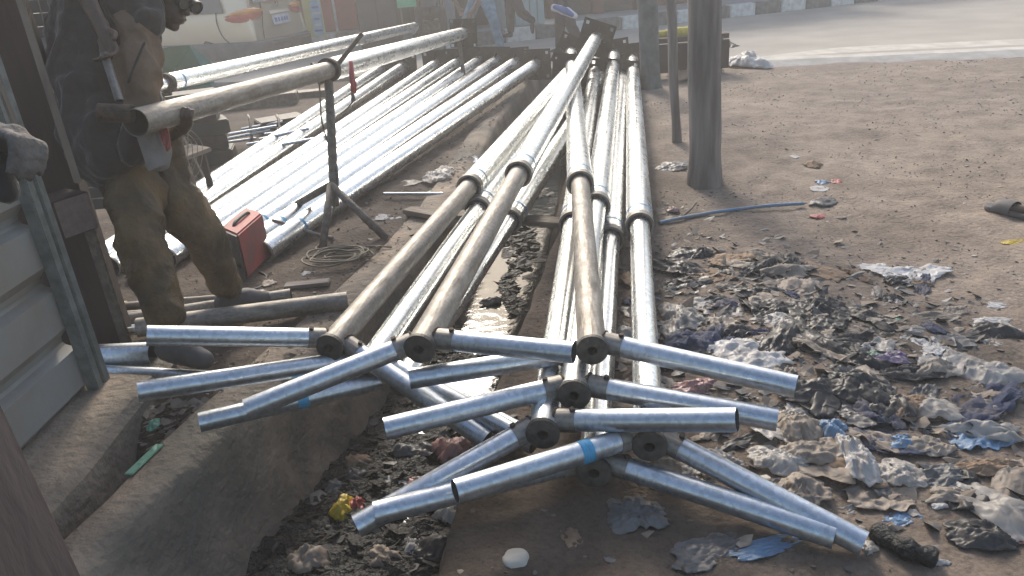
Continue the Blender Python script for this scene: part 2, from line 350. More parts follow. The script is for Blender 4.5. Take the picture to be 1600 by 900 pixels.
def grid_side(sgn):
    offs = [0]; 
    while offs[-1] < 70:
        o = offs[-1]; offs.append(o + (.028 if o < 2.4 else .06 if o < 5 else .2 if o < 8 else 2 if o < 20 else 8))
    V, F = [], []; nO = len(offs) + 5
    for y in YS:
        e = redge(y) if sgn > 0 else ledge(y) - lerp(WALLW, y) + .02
        prof = [(-.10, WZ - .25), (-.085, -.35), (-.06, -.2), (-.03, -.08), (-.012, -.025)] if sgn > 0 else [(0, -.5), (0, -.4), (0, -.3), (0, -.2), (0, -.1)]
        for dx, z in prof: V.append((e + sgn * (dx + (0 if sgn < 0 else .012 * noise.noise(Vector((y * 6, z * 6, 1))))), y, z))
        for o in offs:
            x = e + sgn * o; z = bumpz(x, y)
            if sgn < 0:
                z -= .02                                   # dug-out pit between the wall and the sill of the shed
                z -= .26 * math.exp(-((o - .16) / .17) ** 4) * math.exp(-((y - 2.12) / .42) ** 4)
                if y > 2.9: z += .02 * min(1, (y - 2.9))
            V.append((x, y, z))
    for i in range(len(YS) - 1):
        for j in range(nO - 1):
            a, b, c, d = i * nO + j, i * nO + j + 1, (i + 1) * nO + j + 1, (i + 1) * nO + j
            F.append((a, b, c, d) if sgn > 0 else (a, d, c, b))
    return V, F
V, F = grid_side(1); V2, F2 = grid_side(-1); n = len(V); V += V2; F += [tuple(i + n for i in f) for f in F2]
def add_rect(x0, y0, x1, y1, z=0):
    n = len(V); V.extend([(x0, y0, z), (x1, y0, z), (x1, y1, z), (x0, y1, z)]); F.append((n, n + 1, n + 2, n + 3))
add_rect(-70, 11, 70, 140, -.004); add_rect(-70, -60, 70, -3, 0)
n = len(V); V += [(-.5, 11, -.8), (1.9, 11, -.8), (1.9, 11, 0), (-.5, 11, 0)]; F.append((n, n + 1, n + 2, n + 3))
n = len(V); V += [(-3.2, -3, -.8), (-.8, -3, -.8), (-.8, -3, 0), (-3.2, -3, 0)]; F.append((n + 3, n + 2, n + 1, n))
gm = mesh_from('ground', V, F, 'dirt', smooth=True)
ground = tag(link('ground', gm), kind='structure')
# shade painted into the soil colour: dark in the foreground, fading towards the road
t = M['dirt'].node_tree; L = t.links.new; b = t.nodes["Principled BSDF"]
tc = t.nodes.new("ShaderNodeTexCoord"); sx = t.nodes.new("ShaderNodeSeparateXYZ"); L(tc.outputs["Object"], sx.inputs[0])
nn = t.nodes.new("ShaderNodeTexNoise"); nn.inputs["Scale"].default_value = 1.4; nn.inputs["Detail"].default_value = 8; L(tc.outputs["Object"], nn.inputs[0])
nq = t.nodes.new('ShaderNodeTexNoise'); nq.inputs['Scale'].default_value = 5.5; nq.inputs['Detail'].default_value = 12; nq.inputs['Roughness'].default_value = .72; L(tc.outputs['Object'], nq.inputs[0])
rq = t.nodes.new('ShaderNodeValToRGB'); rq.color_ramp.elements[0].position = .36; rq.color_ramp.elements[1].position = .62; rq.color_ramp.elements[0].color = (.55, .53, .52, 1); rq.color_ramp.elements[1].color = (1.12, 1.1, 1.08, 1); L(nq.outputs[0], rq.inputs[0])
mq = t.nodes.new('ShaderNodeMix'); mq.data_type = 'RGBA'; mq.blend_type = 'MULTIPLY'; mq.inputs[0].default_value = .8
L(b.inputs['Base Color'].links[0].from_socket, mq.inputs[6]); L(rq.outputs[0], mq.inputs[7]); L(mq.outputs[2], b.inputs['Base Color'])
ns = t.nodes.new('ShaderNodeTexNoise'); ns.inputs['Scale'].default_value = 55; ns.inputs['Detail'].default_value = 6; ns.inputs['Roughness'].default_value = .8; L(tc.outputs['Object'], ns.inputs[0])
rs_ = t.nodes.new('ShaderNodeValToRGB'); rs_.color_ramp.elements[0].position = .36; rs_.color_ramp.elements[1].position = .52; rs_.color_ramp.elements[0].color = (.5, .48, .46, 1); L(ns.outputs[0], rs_.inputs[0])
ms_ = t.nodes.new('ShaderNodeMix'); ms_.data_type = 'RGBA'; ms_.blend_type = 'MULTIPLY'; ms_.inputs[0].default_value = .75
L(b.inputs['Base Color'].links[0].from_socket, ms_.inputs[6]); L(rs_.outputs[0], ms_.inputs[7]); L(ms_.outputs[2], b.inputs['Base Color'])
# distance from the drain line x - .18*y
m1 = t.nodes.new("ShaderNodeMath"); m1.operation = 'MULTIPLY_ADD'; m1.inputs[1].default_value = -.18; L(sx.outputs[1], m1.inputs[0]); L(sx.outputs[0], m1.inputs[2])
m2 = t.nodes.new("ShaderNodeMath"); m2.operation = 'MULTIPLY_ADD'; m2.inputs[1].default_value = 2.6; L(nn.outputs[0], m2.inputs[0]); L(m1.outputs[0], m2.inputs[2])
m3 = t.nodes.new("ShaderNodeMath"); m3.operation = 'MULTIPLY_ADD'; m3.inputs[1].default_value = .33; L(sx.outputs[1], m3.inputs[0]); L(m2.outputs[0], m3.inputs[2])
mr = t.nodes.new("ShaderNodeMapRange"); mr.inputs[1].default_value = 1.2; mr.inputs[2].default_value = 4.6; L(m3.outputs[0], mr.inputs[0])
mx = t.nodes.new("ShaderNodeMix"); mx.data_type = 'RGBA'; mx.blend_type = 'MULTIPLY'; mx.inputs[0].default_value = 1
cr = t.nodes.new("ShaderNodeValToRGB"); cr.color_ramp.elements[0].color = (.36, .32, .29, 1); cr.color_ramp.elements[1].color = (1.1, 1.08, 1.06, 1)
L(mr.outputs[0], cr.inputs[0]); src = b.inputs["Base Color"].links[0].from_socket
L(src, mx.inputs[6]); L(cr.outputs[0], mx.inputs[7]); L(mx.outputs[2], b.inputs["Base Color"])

# road, pale strip, kerb, pavement
def RN(x): return 11.0 - .29 * (x - .6)
def RF(x): return 14.75 + .25 * (x - .6)
xs = [-60, -30, -15, -8] + [-6 + .5 * i for i in range(33)] + [14, 20, 40, 60]
V, F = [], []
for x in xs:
    yn = RN(x) if x < 12 else RN(12) - (x - 12) * .1
    yn += .05 * noise.noise(Vector((x * 1.5, 0, 0)))
    V += [(x, yn, -.3), (x, yn, .05), (x, yn + .12, .062), (x, RF(max(x, -20)) + (3.1 if x < -1.2 else 0), .05), (x, RF(max(x, -20)) + (3.1 if x < -1.2 else 0), -.3)]
for i in range(len(xs) - 1):
    for j in range(4): F.append((i * 5 + j, (i + 1) * 5 + j, (i + 1) * 5 + j + 1, i * 5 + j + 1))
tag(link('road', mesh_from('road', V, F, 'road')), kind='structure')
V, F = [], []
xx = [3.2 + .25 * i for i in range(30)]
for i, x in enumerate(xx):
    wd = .05 + .75 * min(1, (x - 3.1) / 1.6); y0 = RN(x) - .10 + .06 * noise.noise(Vector((x * 2, 1, 1)))
    V += [(x, y0 - .22, -.01), (x, y0 - .03, .055), (x, y0 + wd + .04 * noise.noise(Vector((x * 2.7, 5, 1))), .070), (x, y0 + wd + .06, .04)]
for i in range(len(xx) - 1):
    for j in range(3): F.append((i * 4 + j, (i + 1) * 4 + j, (i + 1) * 4 + j + 1, i * 4 + j + 1))
tag(link('road_edge_strip', mesh_from('road_edge_strip', V, F, 'strip')), kind='structure')
kdir = Vector((1, .25, 0)).normalized(); kn = Vector((-kdir.y, kdir.x, 0))
kerb = thing('kerb', (0, RF(0), 0), None, None); tag(kerb, kind='structure')
meK = [box_me('kerb_block', .56, .22, .25, mm, .012) for mm in ('kerb_dark', 'kerb_pale')]
for i in range(-14, 22):
    c = Vector((0, RF(0), .03)) + kdir * (i * .58) + kn * (.11 if i * .58 > -1.2 else 3.11)
    mw = Matrix.Translation(c) @ Matrix.Rotation(math.atan2(kdir.y, kdir.x) + random.uniform(-.01, .01), 4, 'Z')
    link('kerb_block', meK[i % 2], kerb, mw)
def band(name, o0, o1, z, m, x0=-60, x1=60):
    p = [Vector((x0, RF(x0), z)) + kn * o0, Vector((x1, RF(x1), z)) + kn * o0, Vector((x1, RF(x1), z)) + kn * o1, Vector((x0, RF(x0), z)) + kn * o1]
    return poly(name, p, .2, m)
tag(band('pavement', .23, 12, .262, 'pave', -1.2), kind='structure'); tag(band('pavement', 3.23, 15, .262, 'pave', -60, -1.25), kind='structure')

# drain: concrete wall, bed, water, bank plaster
V, F = [], []; ny = len(YS)
for y in YS:
    e = ledge(y); wd = lerp(WALLW, y); nz = lambda k, s=1.0: s * .035 * noise.noise(Vector((y * 3.1, k * 3.7, 1))) + s * .006 * noise.noise(Vector((y * 15, k * 9, 2)))
    top = .012 + .012 * noise.noise(Vector((y * 1.3, 0, 4)))
    chip = .09 * max(0, noise.noise(Vector((y * 3.6, 8, 4)))) + .03 * max(0, noise.noise(Vector((y * 14, 8, 4)))) 
    prof = [(-wd, -.5), (-wd, -.2), (-wd + nz(1) * .6, top - .015), (-wd + .02, top), (-wd * .5, top + .01 + nz(5) * .6), (-.035 - chip, top + nz(3) * .5), (-.012, top - .02 - chip * .8), (.0 + nz(2) * .4, -.1), (.03 + nz(4), -.25), (.07 + nz(6), -.40), (.13 + nz(7), -.52), (.2, -.8)]
    for dx, z in prof: V.append((e + dx, y, z))
k = 12
for i in range(ny - 1):
    for j in range(k - 1): F.append((i * k + j, i * k + j + 1, (i + 1) * k + j + 1, (i + 1) * k + j))
F = [tuple(reversed(f)) for f in F]
tag(link('drain_wall', mesh_from('drain_wall', V, F, 'concrete', smooth=True)), kind='structure')
pts = [(ledge(y) - .0, y) for y in (-3, 1.75, 2.4, 3.57, 5, 7.8, 11)] + [(lerp(REDGE, y) + .15, y) for y in (11, 6.1, 4.3, 2.97, 1.9, -3)]
tag(link('drain_water', mesh_from('drain_water', [(x, y, WZ) for x, y in pts], [tuple(reversed(range(len(pts))))], 'water')), kind='structure')
tag(link('drain_bed', mesh_from('drain_bed', [(x, y, WZ - .2) for x, y in pts], [tuple(reversed(range(len(pts))))], 'mud')), kind='structure')
# ------------------------------------------------------------------ POLES over the drain
RT, RN_ = .075, .050
def near_t(a, b, pxy):
    best = None
    for i in range(201):
        t = i / 200; q = px(Vector(a).lerp(Vector(b), t)); d = (q[0] - pxy[0]) ** 2 + (q[1] - pxy[1]) ** 2
        if best is None or d < best[0]: best = (d, t)
    return best[1]
def end_at(hub, exy, Ln, near=True):
    r = ray(*exy); o = CC - Vector(hub); A = r.dot(r); B = 2 * r.dot(o); Cc = o.dot(o) - Ln * Ln; D = B * B - 4 * A * Cc
    t = -B / (2 * A) + (Ln if near else 0)                    # nearest point on the sight line to the hub, shifted by Ln
    while (CC + r * t).z < .045: t -= .01
    return CC + r * t
HOLES = [(-.15, -.15), (.15, -.15), (-.15, .15), (.15, .15)]
def base_plate(root, at, d, twist=0.0, s=.40):
    """square flange with four bolt holes, built as a ring of faces so that the holes are open"""
    m = frame_from(at, at + d); m = m @ Matrix.Rotation(twist, 4, 'Z')
    bm = bmesh.new(); N = 8
    xs_ = [-s / 2, -.17, -.13, 0, .13, .17, s / 2]
    vs = [[bm.verts.new((x, y, 0)) for x in xs_] for y in xs_]
    for j in range(6):
        for i in range(6):
            if (i in (1, 4)) and (j in (1, 4)): continue
            bm.faces.new((vs[j][i], vs[j][i + 1], vs[j + 1][i + 1], vs[j + 1][i]))
    geo = bmesh.ops.solidify(bm, geom=bm.faces[:], thickness=.014)
    me = bpy.data.meshes.new('base_plate'); bm.to_mesh(me); bm.free(); me.materials.append(M['black_plate'])
    o = link('base_plate', me, root, m)
    for k in range(4):                                               # triangular gussets between plate and shaft
        a = math.pi / 2 * k; c, s_ = math.cos(a), math.sin(a)
        V = [(c * .07, s_ * .07, -.002), (c * .17, s_ * .17, -.002), (c * .07, s_ * .07, -.15)]
        off = Vector((-s_, c, 0)) * .004; V = [Vector(v) - off for v in V] + [Vector(v) + off for v in V]
        link('gusset', mesh_from('gusset', V, [(0, 1, 2), (5, 4, 3), (0, 3, 4, 1), (1, 4, 5, 2), (2, 5, 3, 0)], 'black_plate'), root, m)
    return o
def lamp_pole(label, far, near, joint, arms, brown=False, thick_m='galv', tw=0.0, tape=True, rn=RN_, rt=RT, bend=None):
    """far / near are world points (flange centre, top cap)"""
    far = Vector(far); near = Vector(near); d = (near - far).normalized()
    root = thing('street_lamp_pole', (near.x, near.y, 0), label, 'lamp pole', 'galvanised street lamp poles stacked across the open drain')
    t = near_t(far, near, joint); J = far.lerp(near, t)
    nm = 'galv_dull' if brown else 'galv'
    pipe('thick_pipe', far, J, rt, thick_m, root, wall=.006)
    pipe('thin_pipe', J - d * .12, near, rn + .003, nm, root, r2=rn)
    base_plate(root, far - d * .003, -d, tw)
    # rolled collar where the thin pipe enters the thick one
    pipe('collar', J - d * .04, J + d * .012, rt + .0035, 'galv_dull', root, wall=.012, inner='rust')
    pipe('weld_ring', J - d * .004, J + d * .009, rt - .006, 'rust', root, wall=rt - .006 - rn + .002, rings=1)
    if tape: pipe('blue_band', J - d * .16, J - d * .145, rt + .0012, 'blue_tape', root, wall=.001, seg=32, rings=1)
    # cap with a hole, ring of weld
    m = frame_from(near, near + d)
    V, F = [], []
    for rr, z in ((rn + .004, -.012), (rn + .004, .004), (.017, .006), (.016, -.03)):
        for k in range(28): V.append((rr * math.cos(k * math.tau / 28), rr * math.sin(k * math.tau / 28), z))
    for q in range(3):
        for k in range(28): F.append((q * 28 + k, q * 28 + (k + 1) % 28, (q + 1) * 28 + (k + 1) % 28, (q + 1) * 28 + k))
    F.append(tuple(range(3 * 28, 4 * 28)))
    me = mesh_from('end_cap', V, F, ['cap', 'black'], [0] * (len(F) - 1) + [1]); link('end_cap', me, root, m)
    hub = near - d * .075
    for i, arm in enumerate(arms):
        exy, Ln, nearer = arm[0], arm[1], arm[2]; opt = arm[3] if len(arm) > 3 else {}
        e = Vector(opt['at']) if 'at' in opt else end_at(hub, exy, Ln, nearer)
        if 'from_z' in opt: hub = hub + Vector((0, .05, opt['from_z']))
        ad = (e - hub).normalized(); s0 = hub + ad * (rn * .8)
        a = pipe('arm', s0 + ad * .05, e, .036, 'galv_arm', root, wall=.0028)
        if 'label' in opt: a['label'] = opt['label']
        pipe('arm_socket', s0, s0 + ad * .075, .0385, 'socket', root, wall=.004)
        # set bolts on the socket, weld bead at the shaft
        for bl in (ad.cross(d).normalized(), ):
            bc = s0 + ad * .065; bl = bl if bl.dot(CC - bc) > 0 else -bl
            pipe('set_bolt', bc + bl * .03, bc + bl * .047, .009, 'rust', root, closed=True, seg=8, rings=1)
        vm = [hub + ad * rn * .9 + (Matrix.Rotation(k * math.tau / 14, 3, ad) @ ad.orthogonal().normalized()) * (.0385 + .003 * random.random()) for k in range(15)]
        tube_path('weld_bead', vm, .0045, 'rust', root, seg=6)
        if 'tape' in opt:
            tp = hub + ad * near_dist(hub, e, opt['tape']); pipe('blue_band', tp - ad * .02, tp + ad * .02, .0368, 'blue_tape', root, wall=.001, rings=1)
    return root, J, hub
def near_dist(a, b, p): return near_t(a, b, p) * (Vector(b) - Vector(a)).length
fz = lambda x, y, z=.2: G(x, y, z)
poles = {}
# hub point, far point, joint pixel, arms
poles['A'] = lamp_pole('lamp pole with scuffed dull thin end, leftmost of the poles slanting over the drain', fz(890, 112, .30), G(515, 543, .30), (735, 292),
    [((229, 524), .0, True), ((760, 688), -.12, True)], brown=True, tw=.1)
poles['B'] = lamp_pole('bright lamp pole lying tight under the right side of the leftmost slanting pole', fz(893, 118, .14), G(575, 572, .20), (757, 335),
    [((215, 612), .0, True), ((835, 695), -.2, True)], tw=.2)
poles['C'] = lamp_pole('lamp pole on top of the pile with brown dusty thin end, its flange standing highest', fz(931, 60, .56), G(655, 545, .40), (806, 268),
    [((385, 640), .06, True), ((897, 551), -.14, True)], brown=True, tw=.35)
poles['D'] = lamp_pole('lamp pole lying low over the water, passing beneath the brown topped pole', fz(945, 118, .12), G(628, 600, .12), (792, 343),
    [((312, 660), .05, True, {'tape': (475, 633)}), ((805, 672), -.05, True)], tw=.1)
poles['E'] = lamp_pole('lamp pole with brown dusty thin end running straight up the middle of the pile', fz(892, 82, .36), G(925, 547, .36), (906, 287),
    [((1244, 604), -.02, True), ((640, 592), .10, True, {'from_z': -.07})], brown=True, tw=.5)
poles['F'] = lamp_pole('bright lamp pole crossing behind the brown middle pole, cap below it', fz(960, 86, .24), G(897, 617, .27), (936, 322),
    [((601, 670), -.02, True), ((1215, 656), -.0, True)], tw=-.1)
poles['I'] = lamp_pole('lamp pole with ribbed reflections just left of the brown middle pole', fz(932, 95, .16), G(848, 678, .21), (886, 350),
    [((1152, 656), -.10, True), ((557, 822), .02, True)], tw=0)
poles['K'] = lamp_pole('lamp pole half hidden at the bottom of the pile between the middle poles', fz(971, 120, .12), G(928, 738, .11), (951, 374),
    [((1304, 838), .0, True), ((585, 802), .0, True)], tw=.15)
poles['H'] = lamp_pole('rightmost lamp pole of the pile lying alone on the dirt', fz(988, 92, .17), G(1015, 697, .18), (1000, 352),
    [((1350, 850), .0, True), ((711, 768), -.14, True, {'tape': (915, 711)})], tw=-.05)
# ------------------------------------------------------------------ row of plain pipes on the left bank
row = [((597, 108), (150, 400), 'dim'), ((630, 105), (168, 411), 'dim'), ((682, 101), (215, 410), ''), ((716, 98), (258, 398), ''), ((749, 96), (328, 376), ''),
       ((776, 96), (352, 380), ''), ((806, 98), (380, 384), ''), ((838, 101), (408, 388), 't')]
rl = ['first pole of the bright row, farthest left beside the stand', 'second bright pole from the left of the row, sharing the first wide flange pair',
      'third bright pole of the row with its own square flange', 'fourth bright pole of the row, passing behind the stand top', 'fifth bright pole of the row on the left bank',
      'sixth bright pole of the row, ending behind the black front of the welding box', 'seventh bright pole of the row, ending behind the red welding box',
      'eighth bright pole of the row, nearest the drain, blue band at its open end']
for (f_, n_, s_), lb in zip(row, rl):
    a = G(*f_, .2); b = G(*n_, .085); d = (b - a).normalized()
    b.z = .06
    root = thing('flanged_pole', (b.x, b.y, 0), lb, 'pole', 'galvanised flanged poles in a row on the left bank')
    pipe('thick_pipe', a, b, .080, 'galv', root, wall=.006, r2=.070)
    base_plate(root, a - d * .003, -d, random.uniform(-.06, .08))
    pipe('blue_band', b - d * .42, b - d * .395, .0724, 'blue_tape', root, wall=.001, rings=1)
    pipe('end_rim', b - d * .01, b + d * .004, .0725, 'galv_dull', root, wall=.006, rings=1)
# ------------------------------------------------------------------ the two poles being welded
far = P(724, 52, 9.9); near = P(212, 192, 2.95)
root = thing('welded_pole', (near.x, near.y, 0), 'long dusty pole resting on the tripod stand while the bending worker welds its end', 'pole')
t = near_t(far, near, (512, 97)); J = far.lerp(near, t); d = (near - far).normalized()
pipe('thick_pipe', far, J, RT, 'galv', root, wall=.006); pipe('thin_pipe', J - d * .1, near, .055, 'galv_dull', root)
pipe('collar', J - d * .02, J + d * .03, RT + .004, 'rust', root, wall=.028)
base_plate(root, far - d * .003, -d, .05, .36)
a2 = near + d * .02 + Vector((0, 0, .012))
pipe('stub_pipe', near - Vector((0, 0, -.035)), P(155, 176, 2.92) + Vector((0, 0, .0)), .036, 'rust', root)
far2 = P(648, 42, 12.2); near2 = P(215, 140, 5.4)
root = thing('welded_pole', (near2.x, near2.y, 0), 'second raised pole with blue band lying behind the welded one', 'pole')
t = near_t(far2, near2, (262, 125)); J = far2.lerp(near2, t); d = (near2 - far2).normalized()
pipe('thick_pipe', far2, J, .068, 'galv', root, wall=.006); pipe('thin_pipe', J - d * .1, near2, .045, 'galv', root)
pipe('collar', J - d * .02, J + d * .03, .072, 'rust', root, wall=.028); pipe('blue_band', J - d * .16, J - d * .14, .0692, 'blue_tape', root, wall=.001)
st = P(240, 135, 5.75)
tr = thing('trestle', (st.x, st.y, 0), 'dark trestle behind the worker carrying the second raised pole', 'trestle')
for s in (-1, 1): beam('leg', (st.x + s * .22, st.y, 0), (st.x + s * .03, st.y, st.z - .06), .04, .04, 'stand', tr)
beam('crossbar', (st.x - .12, st.y, st.z - .062), (st.x + .12, st.y, st.z - .062), .04, .03, 'stand', tr)
# ------------------------------------------------------------------ tripod stand with Y head
base = G(530, 362); head = P(512, 112, 5.05)
ts = thing('pole_stand', base, 'rusty welded three-legged stand with a forked head under the raised pole', 'stand')
k0 = Vector(base) + Vector((0, 0, .28)); 
tube_path('post', spline([k0 + Vector((0, 0, -.1)), k0.lerp(head, .5) + Vector((.01, 0, 0)), head - Vector((0, 0, .02))], 6), .03, 'stand', ts, 12)
for e in (G(604, 377), G(395, 342) + Vector((.2, 0, 0)), G(505, 392)):
    tube_path('leg', [k0 + Vector((0, 0, .04)), k0.lerp(e, .5) + Vector((0, 0, .03)), Vector(e) + Vector((0, 0, .02))], .024, 'stand', ts, 10)
hd = head - Vector((0, 0, .03))
beam('fork_arm', hd, P(566, 52, 5.05), .028, .028, 'stand', ts); beam('fork_arm', hd, P(487, 100, 5.12), .028, .028, 'stand', ts)
tube_path('hook', spline([hd, P(500, 130, 5), P(497, 118, 5.02), P(497, 105, 5.05)], 5), .012, 'stand', ts)
tube_path('cable_wrap', spline([P(498, 112, 4.98), P(500, 150, 4.97), P(503, 190, 4.96), P(512, 222, 4.95), P(524, 250, 4.93), P(528, 290, 4.9), P(520, 330, 4.86), P(505, 365, 4.8), P(498, 395, 4.7) - Vector((0, 0, 0))], 6), .006, 'cable', ts)
cl = thing('earth_clamp', P(550, 150, 4.95), 'red handled earth clamp hanging from the fork of the stand', 'clamp')
tube_path('grip', [P(548, 96, 4.95), P(550, 120, 4.95), P(552, 146, 4.95)], [.014, .018, .014], 'red_clamp', cl, 10)
tube_path('grip', [P(552, 118, 4.97), P(555, 132, 4.97), P(555, 146, 4.97)], [.006, .011, .008], 'red_clamp', cl, 8)
tube_path('jaw', [P(551, 145, 4.95), P(552, 158, 4.95)], [.012, .015], 'pole_grey', cl, 8)
tube_path('lead', spline([P(552, 158, 4.95), P(542, 170, 4.96), P(532, 178, 4.97)], 5), .004, 'black_rubber', cl)
# second prop under the far end
a = P(719, 55, 9.6); b = G(726, 112, 0)
pr = tag(beam('prop_post', (a.x, a.y, 0), (a.x - .02, a.y, a.z - .09), .05, .05, 'stand'), 'short rusty prop post under the far flange of the raised pole', 'post')
# ------------------------------------------------------------------ welding machine and cables
A_, B_, C_ = G(388, 440), G(434, 392), G(345, 418)
wm = thing('welding_machine', A_, 'small red welding machine with black front standing by the worker\'s foot', 'welding machine')
hgt = .27; fwd = (B_ - A_); side = (C_ - A_)
side = side.normalized() * .22; fwd = fwd.normalized() * .38; zz = Vector((0, 0, 1))
O = Vector(A_)
def panel(name, o, u, v, th, m, parent):
    n = u.cross(v).normalized(); p = [o, o + u, o + u + v, o + v]
    return poly(name, p, th, m, parent)
bm = bmesh.new(); bmesh.ops.create_cube(bm, size=1)
for v in bm.verts: v.co = O + fwd * (v.co.x + .5) + side * (v.co.y + .5) + zz * (hgt * (v.co.z + .5) + .015)
bmesh.ops.bevel(bm, geom=bm.edges[:], offset=.01, segments=2, affect='EDGES'); me = bpy.data.meshes.new('case'); bm.to_mesh(me); bm.free(); me.materials.append(M['red_box'])
link('case', me, wm)
bm = bmesh.new(); bmesh.ops.create_cube(bm, size=1)
for v in bm.verts: v.co = O - fwd * .02 + fwd * (v.co.x * .04 + .0) + side * (v.co.y * .97 + .5) + zz * (hgt * (v.co.z * .94 + .5) + .015)
me = bpy.data.meshes.new('front_panel'); bm.to_mesh(me); bm.free(); me.materials.append(M['dark_box']); link('front_panel', me, wm)
for q in (.25, .75):
    c = O - fwd * .04 + side * q + zz * .09; pipe('socket', c, c - fwd.normalized() * .03, .018, 'black_rubber', wm, closed=True, seg=12, rings=1)
c = O - fwd * .04 + side * .5 + zz * .21; pipe('dial', c, c - fwd.normalized() * .02, .025, 'pole_grey', wm, closed=True, seg=14, rings=1)
tube_path('handle', spline([O + fwd * .2 + side * .5 + zz * (hgt + .01), O + fwd * .3 + side * .5 + zz * (hgt + .03), O + fwd * .7 + side * .5 + zz * (hgt + .03), O + fwd * .8 + side * .5 + zz * (hgt + .01)], 5), .01, 'black_rubber', wm)
tube_path('front_leads', spline([O + side * .3 + zz * .1 - fwd * .1, G(380, 452, .03), G(412, 446, .01), G(416, 432, .01), G(405, 425, .02)], 6), .007, 'black_rubber', wm)
stick = tag(tube_path('cut_branch', spline([P(425, 344, 4.75), P(450, 352, 4.8), G(495, 366, .03), G(520, 372, .02)], 4), [.012] * 12 + [.01], 'wood'), 'thin cut stick leaning from the welding machine to the stand', 'stick')
def coil(cx, cy, n, rx, ry, r, m, seed):
    rnd = random.Random(seed); pts = []
    for i in range(n * 10):
        a = i * math.tau / 10; k = 1 + .35 * math.sin(i * .37 + seed) ; 
        c = G(cx, cy, .015); pts.append(c + Vector((math.cos(a) * rx * k + .05 * math.sin(i * .21), math.sin(a) * ry * k * .9, .012 + .02 * abs(math.sin(i * .9)) + .004 * (i / 10))))
    return pts
cb = coil(528, 408, 6, .15, .12, .004, 'cable', 2)
cb = spline([P(520, 330, 4.86), G(508, 372, .03), G(496, 392, .02)] + cb + [G(575, 395, .02), G(570, 385, .02), G(612, 386, .02)], 3)
tag(tube_path('electrode_cable', cb, .0055, 'cable', seg=6), 'tangled tan welding cable coiled on the dirt below the stand', 'cable')
cb = spline([G(612, 386, .04), G(640, 360, .05), G(690, 320, .05)], 3)
# ------------------------------------------------------------------ loose pipes on the left
def loose(a, b, r, label, m='galv_arm', za=None, zb=None, nm='loose_pipe', cat='pipe'):
    A = G(*a, za if za is not None else r); B = G(*b, zb if zb is not None else r)
    o = pipe(nm, A, B, r, m, wall=.003); return tag(o, label, cat)
loose((543, 470), (215, 512), .047, 'fat dark steel pipe lying on the dirt with its open end towards the drain', 'galv_dull', .05, .09)
loose((332, 590), (120, 578), .030, 'shiny pipe on the ground below the worker\'s trailing shoe', 'galv_arm', .03, .05)
loose((240, 552), (60, 560), .052, 'short wide dark pipe end beside the foot of the brown post', 'galv_arm', .08, .09)
loose((455, 460), (150, 506), .032, 'grey pipe under the worker\'s front shoe', 'galv_dull', .03, .03)
loose((400, 462), (150, 482), .022, 'thin pipe, farthest of those lying behind the worker', 'galv_dull')
loose((380, 478), (150, 496), .022, 'thin pipe second from the back among those behind the worker', 'galv_dull')
loose((300, 505), (130, 520), .020, 'thin pipe nearest the raised arm end on the left', 'galv_arm')
loose((310, 500), (130, 528), .018, 'narrow pipe half under the shiny arm on the left', 'galv_arm', .05, .05)
tag(pipe('thin_rod', G(600, 303, .02), G(692, 303, .02), .012, 'galv_arm', closed=True), 'slim blue grey rod lying on the bank left of the poles', 'rod')
tag(beam('angle_offcut', G(445, 447, .02), G(515, 440, .02), .07, .02, 'wood'), 'dark flat offcut of wood on the dirt below the cable coil', 'offcut')
# plank bridging the drain
tag(beam('plank', G(640, 330, .02), G(888, 349, .0), .12, .035, 'lath'), 'weathered plank laid across the drain below the poles', 'plank')
tag(beam('offcut', G(636, 328, .05), G(700, 340, .05), .09, .03, 'lath'), 'short pale board on the drain edge left of the plank', 'board')
# ------------------------------------------------------------------ posts on the right
def post(name, b, top, r0, r1, m, label, knots=5, seg=20, bark=.012, z0=-.05):
    b = Vector(b); top = Vector(top); V, F = [], []; n = 26; sd_ = random.random() * 50
    for i in range(n + 1):
        t = i / n; c = b.lerp(top, t); c = Vector((c.x + .012 * noise.noise(Vector((t * 4, sd_, 0))), c.y, c.z if i else c.z + z0)); r = r0 + (r1 - r0) * t
        if i == 0: r *= 1.25
        if i == 1: r *= 1.08
        for k in range(seg):
            a = k * math.tau / seg; rr = r + bark * noise.noise(Vector((math.cos(a) * 2.2, math.sin(a) * 2.2, t * 4 + sd_))) + bark * .4 * noise.noise(Vector((math.cos(a) * 7, math.sin(a) * 7, t * 6 + sd_)))
            V.append((c.x + math.cos(a) * rr, c.y + math.sin(a) * rr, c.z))
    for i in range(n):
        for k in range(seg): F.append((i * seg + k, i * seg + (k + 1) % seg, (i + 1) * seg + (k + 1) % seg, (i + 1) * seg + k))
    F.append(tuple(range(n * seg, (n + 1) * seg)))
    return tag(link(name, mesh_from(name, V, F, m, smooth=True)), label, 'post')
b = G(1101, 285); post('wooden_post', b, b + Vector((-.08, 0, 2.6)), .107, .112, 'wood', 'thick weathered timber post standing in the dirt, nearest of the three uprights')
b = G(1058, 222); post('thin_post', b, b + Vector((-.16, 0, 2.6)), .036, .044, 'wood', 'thin crooked wooden stake between the two thick posts', bark=.008)
b = G(1017, 138); post('grey_post', b, b + Vector((-.10, 0, 2.8)), .112, .115, 'pole_grey', 'grey painted steel post beside the heap of flanges', bark=.002, seg=24)
